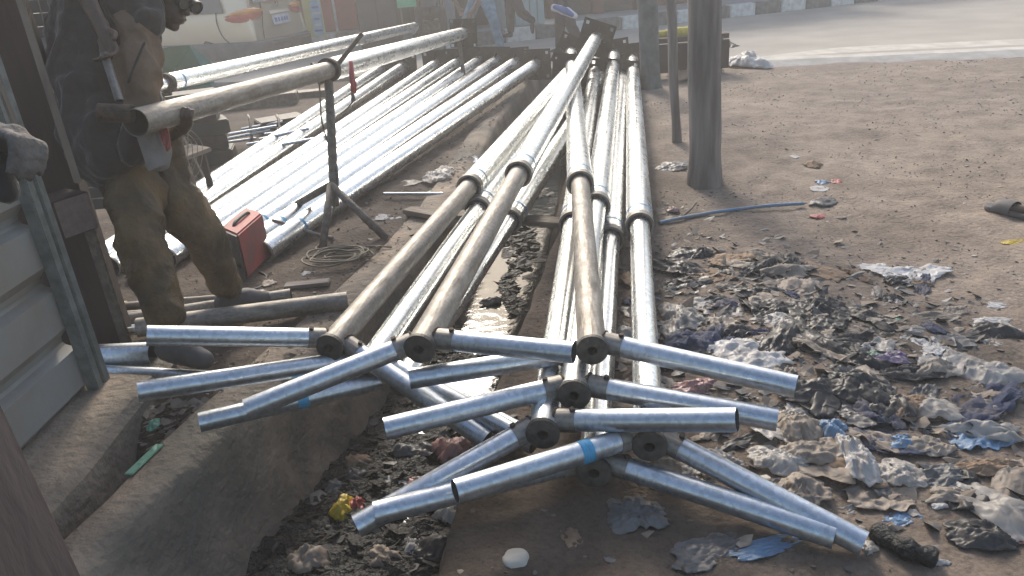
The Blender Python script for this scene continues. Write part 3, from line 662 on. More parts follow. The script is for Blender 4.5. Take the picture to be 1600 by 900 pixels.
# ------------------------------------------------------------------ SHED at left
X0 = -1.80
shed = thing('shed_wall', (X0, 2.87, 0), 'dusty grey ribbed sheet metal wall of the shed at the left edge', 'shed wall')
fa = Vector((X0, 2.87, -.02)); 
for q, (dx, dy) in enumerate(((0, 0), (.0, -.06))):
    box('corner_strip', .05, .045, 2.9, 'frame_grey', Matrix.Translation((X0 + .02 + dx, 2.85 + dy, -.0)), shed, .004)
wdir = Vector((-.05, -1, 0)).normalized()
def rib(z0, h):
    """one wide horizontal rib: sloping ledge, proud face, undercut"""
    prof = [(-.005, h), (.005, h - .012), (.045, h - .03), (.048, .075), (.0, .025), (-.005, 0)]
    V, F = [], []
    N = 14
    for i in range(N + 1):
        s = 2.6 * i / N; o = Vector((X0 - .05, 2.80, z0)) + wdir * s
        for dx, z in prof: V.append((o.x + dx + .003 * noise.noise(Vector((s * 2, z * 5, z0))), o.y, o.z + z))
    k = len(prof)
    for i in range(N):
        for j in range(k - 1): F.append((i * k + j, i * k + j + 1, (i + 1) * k + j + 1, (i + 1) * k + j))
    n = len(V); V += [(v[0] - .012, v[1], v[2]) for v in V]; F += [tuple(a + n for a in reversed(f)) for f in F]
    return link('metal_rib', mesh_from('metal_rib', V, F, 'sheet'), shed)
for i in range(8): rib(.02 + .262 * i, .262)
sill = []
V, F = [], []
for i, y in enumerate([3.05 - .12 * k for k in range(26)]):
    e = -1.55 + .025 * noise.noise(Vector((y * 3, 1, 1))) - max(0, (y - 2.72)) * .0 - max(0, 2.5 - y) * .07
    z = .05 + .012 * noise.noise(Vector((y * 2.4, 4, 1)))
    V += [(-2.4, y, z), (-1.82, y, z + .01), (e - .03, y, z), (e, y, z - .03), (e + .015, y, -.18), (e + .0, y, -.5)]
for i in range(25):
    for j in range(5): F.append((i * 6 + j, i * 6 + j + 1, (i + 1) * 6 + j + 1, (i + 1) * 6 + j))
F.append(tuple(range(6)))
V2 = []
tag(link('shed_sill', mesh_from('shed_sill', V, [tuple(f) for f in F], 'concrete')), kind='structure')
# brown posts and beam
bp = thing('brown_post', (-1.9, 3.3, 0), 'dark brown timber post at the shed corner with a boxed beam end', 'post')
box('post_board', .20, .12, 2.7, 'dark_wood', Matrix.Translation((-1.995, 3.36, 0)) @ Matrix.Rotation(.2, 4, 'Z'), bp)
beam('edge_lath', (-1.885, 3.30, .0), (-1.885, 3.30, .62), .02, .05, 'stand', bp)
c = P(118, 330, 3.1)
box('beam_end', .16, .16, .165, 'dark_wood', Matrix.Translation(P(118, 326, 3.22) - Vector((.05, 0, .10))) @ Matrix.Rotation(-.55, 4, 'Z'), bp, .004)
mm = Matrix.Translation(P(118, 326, 3.22) - Vector((.05, 0, .10))) @ Matrix.Rotation(-.55, 4, 'Z')
box('beam_face', .004, .15, .155, 'pink_wood', mm @ Matrix.Translation((.083, 0, .005)), bp, .001)
tag(beam('lath', P(18, -40, 2.95), P(122, 286, 3.12), .028, .016, 'lath'), 'rough pale lath nailed along the dark post', 'lath')
tag(beam('lath', P(-30, 60, 2.5), P(28, 205, 2.6), .02, .016, 'lath'), 'short pale lath at the left edge above the hand', 'lath')
b2 = P(66, 100, 3.5)
tag(beam('board', P(62, 60, 3.9), P(90, 190, 3.9), .07, .02, 'rag'), 'pale peeling board in the gap behind the post', 'board')
tag(beam('shutter_post', Vector((-2.25, 3.3, 0)), Vector((-2.25, 3.3, 2.5)), .36, .1, 'dark_wood', up=Vector((0, 1, 0))), 'dark red brown door leaf standing at the left edge', 'door')
nb0 = P(-60, 640, 1.25); nb1 = P(120, 960, 1.05)
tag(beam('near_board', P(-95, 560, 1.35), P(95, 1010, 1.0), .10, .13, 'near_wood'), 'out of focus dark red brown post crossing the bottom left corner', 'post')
rs = thing('roller_shutter', (-2.9, 4.6, 0), 'dark roller shutter in the gap behind the shed post', 'shutter')
for i in range(26): box('shutter_slat', 1.1, .02, .07, 'shutter', Matrix.Translation((-3.0, 4.7, .3 + i * .074)) @ Matrix.Rotation(.15, 4, 'X'), rs, .004)
wires = [[P(50, -30, 3.3), P(62, 10, 3.3), P(70, 45, 3.3)], [P(35, -20, 3.0), P(50, 60, 3.05), P(75, 125, 3.1), P(84, 145, 3.1)], [P(42, -20, 2.98), P(49, 40, 3.05), P(58, 80, 3.1)]]
for wv, lb in zip(wires, ('thin pale wire hanging before the shutter', 'dark wire running down the pale lath', 'short loose wire at the top of the post')):
    tag(tube_path('wire', spline(wv, 5), .003, 'cable', seg=5), lb, 'wire')
# ------------------------------------------------------------------ WORKER
EL = lambda c, s, r=Matrix.Identity(3): (Vector(c), s, r)
def hand(palm, dirv, side, curl=.6, size=1.0):
    """chains for a palm and five bent fingers; dirv = along the hand, side = towards the thumb"""
    palm = Vector(palm); d = Vector(dirv).normalized(); s = Vector(side); s = (s - d * s.dot(d)).normalized(); n = d.cross(s)
    ch = []
    for k, (o, ln) in enumerate(((.030, .070), (.010, .078), (-.010, .073), (-.030, .058))):
        b0 = palm + d * .045 * size + s * o * size; a = curl; p = b0; cc = [(palm + s * o * .6 * size, .014 * size), (b0, .0105 * size)]
        dd = d
        for j, f in enumerate((.42, .33, .25)):
            dd = (dd * math.cos(a) + n * math.sin(a)).normalized(); p = p + dd * ln * f * size; cc.append((p, (.0092 - .001 * j) * size))
        ch.append(cc)
    t0 = palm + s * .025 * size - d * .02 * size; t1 = t0 + (s * .75 + d * .55 + n * .3) * .034 * size; t2 = t1 + (d * .8 + s * .1 + n * .6) * .03 * size
    ch.append([(palm - d * .03 * size, .018 * size), (t0, .014 * size), (t1, .011 * size), (t2, .009 * size)])
    ch.append([(palm - d * .055 * size, .024 * size), (palm, .021 * size), (palm + d * .03 * size, .015 * size)])
    ch.append([(palm + s * .02 * size, .015 * size), (palm - s * .02 * size, .015 * size)])
    return ch
def head_parts(c, face, up, size=1.0):
    """chains + ellipsoids for a head that looks along face"""
    c = Vector(c); f = Vector(face).normalized(); u = Vector(up); u = (u - f * u.dot(f)).normalized(); s = f.cross(u)
    R = Matrix((s, f, u)).transposed()
    q = lambda x, y, z: c + (s * x + f * y + u * z) * size
    el = [EL(q(0, -.012, .02), (.075 * size, .095 * size, .10 * size), R), EL(q(0, .03, -.045), (.055 * size, .06 * size, .065 * size), R)]
    ch = [[(q(0, .085, .015), .012 * size), (q(0, .108, -.02), .016 * size)], [(q(-.016, .098, -.026), .009), (q(.016, .098, -.026), .009)],
          [(q(-.028, .083, -.055), .009), (q(0, .094, -.054), .011), (q(.028, .083, -.055), .009)], [(q(-.022, .08, -.07), .01), (q(0, .09, -.069), .012), (q(.022, .08, -.07), .01)],
          [(q(0, .07, -.1), .022), (q(0, .03, -.095), .03)],
          [(q(-.05, .078, .035), .012), (q(-.02, .088, .038), .011), (q(.02, .088, .038), .011), (q(.05, .078, .035), .012)],
          [(q(-.078, -.01, .02), .012), (q(-.082, -.012, -.02), .010)], [(q(.078, -.01, .02), .012), (q(.082, -.012, -.02), .010)]]
    return ch, el, q, R
D0 = 3.3
wk = thing('person', G(330, 520), 'worker in dark jacket and gold brown trousers bending over the raised pole to weld it', 'person')
pelvis = P(205, 222, 3.38); chest = P(172, 62, 3.32); neck = P(215, 8, 3.32); headc = P(268, -2, 3.30)
kneeL, ankL = P(218, 375, 3.28), P(262, 502, 3.30); kneeR, ankR = P(315, 368, 3.62), P(355, 448, 3.86)
footL, toeL = P(272, 545, 3.27), P(318, 562, 3.22); footR, toeR = P(352, 472, 3.90), P(410, 462, 3.98)
face = (P(310, 22, 3.25) - headc); hch, hel, hq, hR = head_parts(headc, face, P(262, -50, 3.3) - headc)
sh1, el1, wr1, hn1 = P(150, -70, 3.15), P(108, -60, 3.0), P(152, 30, 3.02), P(166, 62, 3.03)
sh2, el2, wr2, hn2 = P(205, 10, 3.45), P(225, 195, 3.45), P(268, 212, 3.34), P(284, 204, 3.30)
bch = [[(pelvis, .13), (chest, .15), (neck, .07), (headc - face.normalized() * .02, .06)],
       [(pelvis + Vector((-.06, 0, 0)), .11), (kneeL, .06), (ankL, .042), (footL, .045), (toeL, .035)],
       [(pelvis + Vector((.06, .1, 0)), .11), (kneeR, .06), (ankR, .042), (footR, .045), (toeR, .035)],
       [(chest, .1), (sh1, .07), (el1, .045), (wr1, .03), (hn1, .024)], [(chest, .1), (sh2, .065), (el2, .045), (wr2, .028), (hn2, .022)]]
bch += hand(hn1, P(170, 84, 3.03) - P(160, 48, 3.03), Vector((1, -.3, 0)), .75, 1.15) + [[(P(287, 203, 3.27), .024), (P(275 + 7.5 * k, 194, 3.22), .012), (P(276 + 7.4 * k, 181, 3.165), .0100), (P(280 + 7.0 * k, 168 + abs(k - 1.3) * 3, 3.175), .0088)] for k in range(4)] + [[(P(282, 204, 3.3), .022), (P(268, 196, 3.36), .013)]]
body = blob('body', bch + hch, 'skin', wk, .0055, ell=hel, smooth=2)
blob('hair', [[(hq(0, -.03, .06), .075), (hq(0, -.05, .02), .075)]], 'hair', wk, .01, ell=[EL(hq(0, -.028, .035), (.082, .095, .098), hR)])
gg = hq(.0, .09, .02)
for s in (-1, 1):
    pipe('goggle_lens', hq(s * .034, .088, .018), hq(s * .034, .118, .016), .030, 'black_rubber', wk, wall=.006, seg=20)
    pipe('goggle_glass', hq(s * .034, .108, .017), hq(s * .034, .112, .017), .025, 'glass', wk, closed=True, seg=20, rings=1)
tube_path('goggle_strap', [hq(.08 * math.sin(a) * 1.04, .02 + .085 * math.cos(a), .02) for a in [(-2.6 + i * 5.2 / 20) for i in range(21)]], .008, 'black_rubber', wk)
# trousers
blob('trousers', [[(pelvis + Vector((0, 0, .06)), .145), (pelvis, .15)], [(pelvis + Vector((-.06, -.02, -.02)), .12), (pelvis.lerp(kneeL, .5), .108), (kneeL, .088), (kneeL.lerp(ankL, .5), .072), (ankL + Vector((0, 0, .03)), .062)],
     [(pelvis + Vector((.06, .08, -.02)), .12), (pelvis.lerp(kneeR, .5), .102), (kneeR, .085), (kneeR.lerp(ankR, .5), .07), (ankR + Vector((0, 0, .01)), .060)]], 'goldcloth', wk, .009, .024, 7)
# jacket (open) with hanging front panels, shirt under it
blob('jacket', [[(P(165, 235, 3.28), .15), (P(150, 150, 3.3), .17), (P(155, 60, 3.32), .185), (P(165, -20, 3.3), .16)], [(P(112, 200, 3.32), .06), (P(112, 90, 3.32), .09), (P(125, 0, 3.3), .10)],
     [(chest, .13), (sh1, .095), (sh1.lerp(el1, .8), .075)], [(P(190, -30, 3.42), .12), (sh2, .09), (el2.lerp(sh2, .1), .07)], [(P(215, 150, 3.2), .045), (P(208, 235, 3.2), .05)]], 'navy', wk, .011, .026, 7)
blob('shirt', [[(P(214, 45, 3.18), .075), (P(216, 110, 3.16), .085), (P(222, 165, 3.16), .05), (P(226, 205, 3.16), .03)], [(P(212, 0, 3.2), .08), (P(214, 45, 3.18), .075)], [(P(232, 85, 3.2), .045), (P(230, 130, 3.18), .045)]], 'shirt', wk, .008, .016, 10)
blob('hood', [[(P(185, -15, 3.26), .12), (P(212, 10, 3.2), .10), (P(226, 34, 3.18), .07)]], 'navy', wk, .01, .018, 10)
tube_path('cord', spline([P(226, 66, 3.07), P(218, 85, 3.055), P(208, 108, 3.05), P(200, 130, 3.07)], 5), .006, 'navy', wk)
blob('shirt_tail', [[(P(236, 205, 3.2), .035), (P(248, 235, 3.2), .045), (P(250, 255, 3.2), .035)]], 'rag', wk, .008, .008, 10)
poly('apron_flap', [P(213, 212, 3.1), P(240, 208, 3.12), P(262, 255, 3.15), P(232, 268, 3.12)], .01, 'rag', wk)
blob('shoe', [[(footL + Vector((0, 0, -.01)), .055), (footL.lerp(toeL, .6), .052), (toeL, .042)], [(footL + Vector((-.03, 0, 0)), .05), (ankL + Vector((0, 0, -.05)), .05)]], 'shoe', wk, .009, .003)
blob('shoe', [[(footR + Vector((0, 0, -.01)), .06), (footR.lerp(toeR, .6), .056), (toeR + Vector((.02, 0, -.02)), .045)], [(footR, .055), (ankR + Vector((0, 0, -.04)), .052)]], 'shoe', wk, .009, .003)
tl = thing('angle_tool', hn1, 'shiny steel rod gripped in the worker\'s raised hand', 'rod')
pipe('rod_shaft', P(163, 84, 3.0), P(187, 158, 2.97), .0165, 'socket', tl, seg=18)
# hand of a bystander entering at the left edge
by = thing('person', (-1.45, 1.15, 0), 'bystander at the left edge, only a blurred grey hand reaching in', 'person')
hp_ = P(22, 215, 1.55); shl = P(-230, 60, 1.45)
bc_ = Vector((-1.5, .95, 0))
blob('body', [[(bc_ + Vector((0, 0, .95)), .14), (bc_ + Vector((0, 0, 1.35)), .15), (bc_ + Vector((0, 0, 1.5)), .06), (bc_ + Vector((0, 0, 1.64)), .09)],
     [(bc_ + Vector((0, .15, 1.4)), .06), (P(-190, 330, 1.5), .045), (P(-40, 225, 1.55), .034), (hp_, .03)],
     [(bc_ + Vector((-.05, -.1, .9)), .1), (bc_ + Vector((-.05, -.1, .5)), .06), (bc_ + Vector((-.03, -.1, .06)), .045)], [(bc_ + Vector((-.05, .1, .9)), .1), (bc_ + Vector((-.05, .1, .5)), .06), (bc_ + Vector((-.03, .1, .06)), .045)]]
     + hand(hp_, P(60, 222, 1.5) - P(8, 208, 1.55), P(30, 230, 1.45) - P(30, 230, 1.6), 1.05, 1.05), 'glove', by, .006)
blob('sleeve', [[(bc_ + Vector((0, .15, 1.4)), .08), (P(-190, 330, 1.5), .065), (P(-60, 235, 1.55), .045)]], 'navy', by, .01, .004)
blob('coat', [[(bc_ + Vector((0, 0, .75)), .19), (bc_ + Vector((0, 0, 1.35)), .18)]], 'navy', by, .014, .006)
blob('glove_cuff', [[(P(-6, 255, 1.55), .03), (P(10, 300, 1.55), .022)]], 'navy', by, .008, .004)
# right-edge bystander: grey slide on a foot, dark trousers
rb = thing('person', G(1625, 345), 'person cut off by the right edge, one foot in a grey slide sandal', 'person')
hb = G(1612, 344); tb = G(1566, 332); an = Vector(hb) + Vector((.02, .02, .09)); dv = (tb - hb).normalized()
pc = an + Vector((.12, 0, .82))
blob('body', [[(an + Vector((0, 0, -.05)), .035), (an, .035), (an + Vector((.03, 0, .38)), .055), (pc, .09)], [(an + Vector((0, 0, -.055)), .032), (hb + dv * .12 + Vector((0, 0, .04)), .03), (Vector(tb) + Vector((0, 0, .03)), .018)],
     [(pc, .13), (pc + Vector((0, 0, .3)), .13), (pc + Vector((0, 0, .5)), .13), (pc + Vector((0, 0, .6)), .05), (pc + Vector((0, 0, .72)), .09)],
     [(pc + Vector((.14, .05, 0)), .09), (pc + Vector((.2, .15, -.42)), .055), (pc + Vector((.22, .15, -.86)), .04)]]
     + [[(Vector(tb) + Vector((0, 0, .03)) + dv.cross(Vector((0, 0, 1))) * o, .011), (Vector(tb) + dv * (.035 - abs(o) * .4) + Vector((0, 0, .026)) + dv.cross(Vector((0, 0, 1))) * o, .0095)] for o in (-.03, -.014, .002, .017, .032)], 'skin', rb, .008)
blob('trousers', [[(an + Vector((0, 0, .07)), .06), (an + Vector((.03, 0, .38)), .08), (pc, .13)], [(pc + Vector((.14, .05, 0)), .12), (pc + Vector((.2, .15, -.42)), .08), (pc + Vector((.22, .15, -.80)), .065)]], 'grey_shirt', rb, .012, .006)
blob('shirt', [[(pc, .15), (pc + Vector((0, 0, .5)), .15)]], 'navy', rb, .014, .006)
sl = [(hb + dv * t + dv.cross(Vector((0, 0, 1))) * 0, r) for t, r in ((-.03, .045), (.07, .043), (.17, .052), (.225, .05))]
bmx = bmesh.new()
sole = blob('sandal_sole', [[(Vector(p) * 1.0 - Vector((0, 0, .0)), r) for p, r in sl]], 'shoe', rb, .01)
for v in sole.data.vertices: v.co.z = max(0.002, min(.03, v.co.z + .015))
st_ = hb + dv * .15 + Vector((0, 0, .01)); sd2 = dv.cross(Vector((0, 0, 1)))
V, F = [], []
for i in range(17):
    a = math.pi * i / 16; cpos = st_ + sd2 * math.cos(a) * .058 + Vector((0, 0, .012 + math.sin(a) * .055))
    for o in (-.045, -.02, .02, .05): V.append(cpos + dv * o + Vector((0, 0, -.012 if o > .04 else 0)))
for i in range(16):
    for j in range(3): F.append((i * 4 + j, i * 4 + j + 1, (i + 1) * 4 + j + 1, (i + 1) * 4 + j))
n = len(V); V += [v + (v - (st_ + Vector((0, 0, .01)))).normalized() * .006 for v in V]; F += [tuple(q + n for q in reversed(f)) for f in F]
link('sandal_strap', mesh_from('sandal_strap', V, F, 'shoe', smooth=True), rb)
# ------------------------------------------------------------------ people by the road
def walker(label, hip, legs, top, shirt, trous, arms=(), dpt=12.5, lean=(0, 0), hands_px=None, shoe_m='blacktrous', skin='skin2'):
    hp = P(*hip, dpt); r = thing('person', (hp.x, hp.y, 0), label, 'person')
    ch, tr, shs = [], [], []
    ch2 = hp + Vector((lean[0], lean[1], .42)); nk = ch2 + Vector((lean[0] * .3, lean[1] * .3, .16)); hc = nk + Vector((lean[0] * .3, lean[1] * .4, .15))
    hcx, hel_, q, R_ = head_parts(hc, Vector((lean[0], lean[1] or -1, -.2)), Vector((0, 0, 1)))
    ch.append([(hp, .12), (ch2, .14), (nk, .055), (hc, .06)]); ch += hcx
    for kn, ft, toe, dd in legs:
        K, A, T = P(*kn, dd[0]), P(*ft, dd[1]), P(*toe, dd[1])
        ch.append([(hp, .10), (K, .055), (A, .038), (A + Vector((0, 0, -.04)), .035), (T, .028)]); tr.append([(hp, .125), (K, .085), (A + Vector((0, 0, .03)), .065)])
        shs.append([(A + Vector((0, 0, -.05)), .045), (A.lerp(T, .5) + Vector((0, 0, -.02)), .042), (T, .034)])
    for s, aa in zip((-1, 1), arms):
        E_, H_ = P(*aa[0], aa[2]), P(*aa[1], aa[2]); S_ = ch2 + Vector((s * .17, 0, .06))
        ch.append([(ch2, .1), (S_, .06), (E_, .042), (H_, .03)]); ch += hand(H_ + (H_ - E_).normalized() * .05, H_ - E_, Vector((-s, 0, 0)), .6)
    if not arms:
        for s in (-1, 1):
            S_ = ch2 + Vector((s * .17, 0, .06)); E_ = S_ + Vector((s * .05, .08 * s, -.28)); H_ = E_ + Vector((0, -.1, -.22)); ch.append([(ch2, .1), (S_, .06), (E_, .042), (H_, .03)]); ch += hand(H_ + Vector((0, -.02, -.05)), H_ - E_, Vector((-s, -.2, 0)), .5)
    blob('body', ch, skin, r, .014, ell=hel_)
    blob('trousers', tr + [[(hp + Vector((0, 0, .05)), .14), (hp, .14)]], trous, r, .013, .007)
    blob('shirt', [[(hp + Vector((0, 0, .06)), .155), (ch2, .165), (nk - Vector((0, 0, .05)), .09)], [(ch2 + Vector((-.16, 0, .05)), .08), (ch2 + Vector((.16, 0, .05)), .08)]], shirt, r, .014, .007)
    blob('hair', [[(hc + Vector((0, .02, .05)), .088), (hc + Vector((0, .02, .03)), .09)]], 'hair', r, .014)
    for s_ in shs: blob('shoe', [s_], shoe_m, r, .012)
    return r
walker('person in blue jeans bending to hold the far flange of the raised pole', (752, -22), [((770, 28), (783, 78), (776, 86), (11.7, 11.9)), ((728, 35), (733, 72), (728, 82), (12.3, 12.6))], 0, 'orange_shirt', 'jeans',
       arms=(((706, -8), (716, 12), 10.6), ((748, 2), (738, 18), 10.5)), dpt=12.0, lean=(-.2, -.35))
walker('passer-by in black leggings walking away across the road', (797, -22), [((797, 22), (798, 50), (788, 57), (13.4, 13.6)), ((815, 20), (831, 34), (832, 50), (13.2, 13.3))], 0, 'grey_shirt', 'blacktrous', dpt=13.4)
walker('passer-by in pale shirt walking left with a striped bag, dark trousers', (873, -25), [((875, 30), (874, 74), (862, 81), (11.9, 12.2)), ((893, 42), (904, 62), (908, 74), (11.9, 12.0))], 0, 'white_shirt', 'blacktrous', dpt=12.0)
bg_ = thing('carrier_bag', P(885, 18, 11.6), 'blue and white striped bag swinging from the pale-shirted passer-by\'s hand', 'bag')
blob('bag_body', [[(P(866, 12, 11.6), .05), (P(885, 18, 11.6), .065), (P(898, 25, 11.6), .04)]], 'plate_white', bg_, .012, .008)
blob('blue_stripe', [[(P(867, 11, 11.56), .035), (P(884, 17, 11.55), .05), (P(894, 23, 11.56), .03)]], 'print_blue', bg_, .012, .006)
walker('seated figure in dark clothes at the kerb left of the jeans', (672, 20), [((655, 18), (655, 50), (648, 56), (13.6, 13.7)), ((690, 18), (694, 46), (704, 54), (13.6, 13.7))], 0, 'grey_shirt', 'blacktrous', dpt=14.1)
# stool under the seated person
sp = P(672, 28, 14.2); tag(box('stool_crate', .4, .35, max(.2, sp.z - .1), 'stand', Matrix.Translation((sp.x, sp.y, .05))), 'low dark crate used as a seat at the kerb', 'crate')
# ------------------------------------------------------------------ CAR
C0 = Vector((-4.17, 14.0, -0.01)); cf = Vector((-.93, .36, 0)).normalized(); cs = Vector((cf.y, -cf.x, 0)) * -1   # cf = heading, cs = from near side to far side
cs = Vector((-cf.y, cf.x, 0)); 
if cs.y < 0: cs = -cs
car = thing('parked_car', C0 + cf * 2.2 + cs * .85, 'beige estate car parked across the road, seen from its rear corner', 'car')
def cp(u, v, z): return C0 + cf * u + cs * v + Vector((0, 0, z))          # u from rear to front, v across, z up
# body: lofted cross sections
secs = [(0.0, .10, .36, .86, 1.30, .17), (.05, .03, .30, .88, 1.42, .13), (.35, 0, .25, .90, 1.50, .15), (1.2, 0, .25, .92, 1.56, .18), (2.4, 0, .25, .92, 1.54, .18), (3.0, 0, .25, .90, 1.10, .12), (3.9, .02, .27, .84, .92, .12), (4.3, .10, .34, .70, .78, .14)]
W = 1.70
def ringpts(u, ins, zb, zm, zt, tumble):
    v0, v1 = ins, W - ins
    half = [(v0 + .06, zb), (v0 + .01, zb + .08), (v0 - .0, (zb + zm) * .5), (v0 + .02, zm), (v0 + tumble * .6, (zm + zt) * .52), (v0 + tumble, zt - .08), (v0 + tumble + .12, zt)]
    oth = [(W - a, z) for a, z in reversed(half)]
    return [cp(u + (-.04 if z < zm and u < .1 else .0) + (.12 * max(0, (z - zm) / (zt - zm + .01)) if u < .2 else 0), v, z) for v, z in half + oth]
def closed_spline(p, n):
    k = len(p); out = []
    for i in range(k):
        p0, p1, p2, p3 = p[i - 1], p[i], p[(i + 1) % k], p[(i + 2) % k]
        for q in range(n):
            t = q / n; out.append(p1.lerp(p2, t) * .5 + .25 * ((2 * p1) + (p2 - p0) * t + (2 * p0 - 5 * p1 + 4 * p2 - p3) * t * t + (3 * p1 - p0 - 3 * p2 + p3) * t ** 3))
    return out
rings_ = [closed_spline(ringpts(*s_), 3) for s_ in secs]; k = len(rings_[0]); cols_ = [spline([rg[i] for rg in rings_], 4) for i in range(k)]; nr = len(cols_[0])
V = [cols_[i][j] for j in range(nr) for i in range(k)]; F = []
for j in range(nr - 1):
    for i in range(k): F.append((j * k + i, j * k + (i + 1) % k, (j + 1) * k + (i + 1) % k, (j + 1) * k + i))
ns_ = len(F); F.append(tuple(range(k))); F.append(tuple(reversed(range((nr - 1) * k, nr * k))))
bo = link('car_body', mesh_from('car_body', V, F, 'carpaint', sm=[True] * ns_ + [False, False]), car)
def cpoly(name, pts, th, m, parent=None): return poly(name, [cp(*p) for p in pts], th, m, parent or car)
bu = thing('bumper', (0, 0, 0), None, None); bu.parent = car; bu.matrix_parent_inverse = parent_world(car).inverted(); bu.matrix_basis = Matrix.Identity(4)
pr_ = [(-.08, .20), (-.15, .27), (-.17, .42), (-.15, .50), (-.02, .52), (.02, .45)]
V, F = [], []
path = [(2.6, -.035, .0), (1.2, -.035, .0), (.2, -.03, .3), (.04, -.0, .7), (-.0, .10, 1), (-.0, .5, 1), (0, 1.2, 1), (0, 1.6, 1), (.04, 1.70, .7), (.3, 1.73, 0), (2.6, 1.73, 0)]
for u, v, f_ in path:
    for du, z in pr_:
        side_off = du * (1 - f_) * .35
        V.append(cp(u + du * f_, v + (side_off if v < .85 else -side_off), z if f_ > .2 else z))
k = len(pr_)
for i in range(len(path) - 1):
    for j in range(k - 1): F.append((i * k + j, i * k + j + 1, (i + 1) * k + j + 1, (i + 1) * k + j))
bb = mesh_from('bumper_bar', V, F, 'bumper', smooth=True); ob = link('bumper_bar', bb, bu); ob.matrix_parent_inverse = parent_world(bu).inverted(); sb = ob.modifiers.new('s', 'SUBSURF'); sb.levels = sb.render_levels = 1
def curved_lamp(name, us, zs, m, off, parent=car, mirror=False):
    """lens wrapping the rear corner: path positions along the corner"""
    V, F = [], []
    n = len(us)
    for (u, v, nu, nv), (z0, z1) in zip(us, zs):
        for z in (z0, z0 + .02, (z0 + z1) / 2, z1 - .02, z1):
            o = off * (0 if z in (z0, z1) else 1)
            vv = v + nv * o; 
            if mirror: vv = W - vv
            V.append(cp(u + nu * o, vv, z))
    for i in range(n - 1):
        for j in range(4): F.append((i * 5 + j, i * 5 + j + 1, (i + 1) * 5 + j + 1, (i + 1) * 5 + j))
    return link(name, mesh_from(name, V, F, m, smooth=True), parent)
cpath = [(.46, .015, 0, -1), (.34, .01, 0, -1), (.20, .02, -.2, -1), (.10, .05, -.6, -.8), (.045, .12, -1, -.3), (.03, .24, -1, 0), (.03, .36, -1, 0), (.035, .42, -1, 0)]
for mir in (False, True):
    curved_lamp('tail_lamp', cpath, [(.86, .92), (.83, .985), (.82, 1.01), (.82, 1.02), (.83, 1.03), (.85, 1.03), (.87, 1.02), (.9, 1.0)], 'lens_red', .055, mirror=mir)
    curved_lamp('indicator_lens', cpath, [(.92, .95), (.925, .99), (.93, 1.025), (.935, 1.04), (.94, 1.05), (.945, 1.05), (.95, 1.04), (.96, 1.02)], 'lens_amber', .066, mirror=mir)
pl = cpoly('number_plate', [(-.075, .60, .72), (-.075, 1.10, .72), (-.055, 1.10, .88), (-.055, .60, .88)], -.01, 'plate_white')
for i, (a, b_) in enumerate(((.65, .72), (.75, .80), (.84, .90), (.93, .98), (1.0, 1.05))):
    q = poly('plate_character', [cp(-.08, a, .765), cp(-.08, b_, .765), cp(-.068, b_, .835), cp(-.068, a, .835)], -.006, 'print_blue', car)
cpoly('plate_lamp_strip', [(-.06, .55, .90), (-.06, 1.15, .90), (-.035, 1.15, .95), (-.035, .55, .95)], -.02, 'carpaint')
pipe('badge', cp(-.02, .85, 1.06), cp(-.045, .85, 1.06), .045, 'rim', car, wall=.008, seg=20)
beam('bumper_strip', cp(-.178, .30, .44), cp(-.178, 1.5, .44), .02, .035, 'rim', car)
cpoly('rear_window', [(.0, .2, 1.12), (.0, 1.5, 1.12), (.13, 1.42, 1.42), (.13, .28, 1.42)], -.02, 'glass')
cpoly('side_window', [(.5, .0, 1.0), (1.3, -.005, 1.0), (1.3, .15, 1.42), (.6, .13, 1.40)], .012, 'glass'); cpoly('side_window', [(1.38, -.005, 1.0), (2.2, -.005, 1.0), (2.15, .16, 1.44), (1.38, .15, 1.44)], .012, 'glass')
tube_path('panel_gap', spline([cp(.50, -.003, .50), cp(.60, -.004, .60), cp(.66, -.002, .75), cp(.68, .012, .92), cp(.66, .10, 1.2)], 4), .010, 'black_rubber', car, 6)
tube_path('panel_gap', [cp(-.035, .30, .52), cp(-.042, .31, .7), cp(-.035, .36, .9), cp(.0, .42, 1.12)], .010, 'black_rubber', car, 6)
for u in (.85, 3.4):
    for v in (.10, W - .10):
        wv = thing('wheel', (0, 0, 0), None, None); wv.parent = car; wv.matrix_parent_inverse = parent_world(car).inverted(); wv.matrix_basis = Matrix.Identity(4)
        s_ = -1 if v < 1 else 1
        for nm, r_, w_, m_ in (('tyre', .30, .10, 'tyre'), ('rim', .19, .108, 'rim')):
            q = pipe(nm, cp(u, v - w_ * s_ * -1 * .0 - w_, .30), cp(u, v + w_, .30), r_, m_, wv, closed=True, seg=28, rings=1); q.matrix_parent_inverse = parent_world(wv).inverted()
# ------------------------------------------------------------------ green sheet, left clutter
gs = [P(236, 128, 9), P(236, 84, 9.3), P(262, 74, 9.5), P(296, 72, 9.6), P(316, 84, 9.6), P(330, 100, 9.6), P(338, 150, 9.4)]
tag(poly('plastic_sheet', gs + [G(330, 150), G(236, 170)], .01, 'green_sheet'), 'translucent green plastic sheet propped up behind the second raised pole', 'plastic sheet')
def blockat(x, y, sx, sy, sz, m, label, cat, z=0, rot=.3, nm='steel_block'):
    return tag(box(nm, sx, sy, sz, m, Matrix.Translation(G(x, y, 0) + Vector((0, 0, z))) @ Matrix.Rotation(rot, 4, 'Z'), None, .01), label, cat)
for i_, (lb_, w__) in enumerate((('lowest', .60), ('second lowest', .52), ('middle', .58), ('second highest', .46), ('topmost', .5))):
    blockat(318, 255, w__, .30, .128, 'black_plate' if i_ % 2 else 'dark_box', lb_ + ' dark steel channel in the stack behind the welded pole', 'steel block', .132 * i_, .2 + .12 * (i_ % 3))
blockat(400, 166, 1.1, .3, .14, 'stand', 'long dark steel trough near the road edge', 'trough', 0, .15, 'steel_trough')
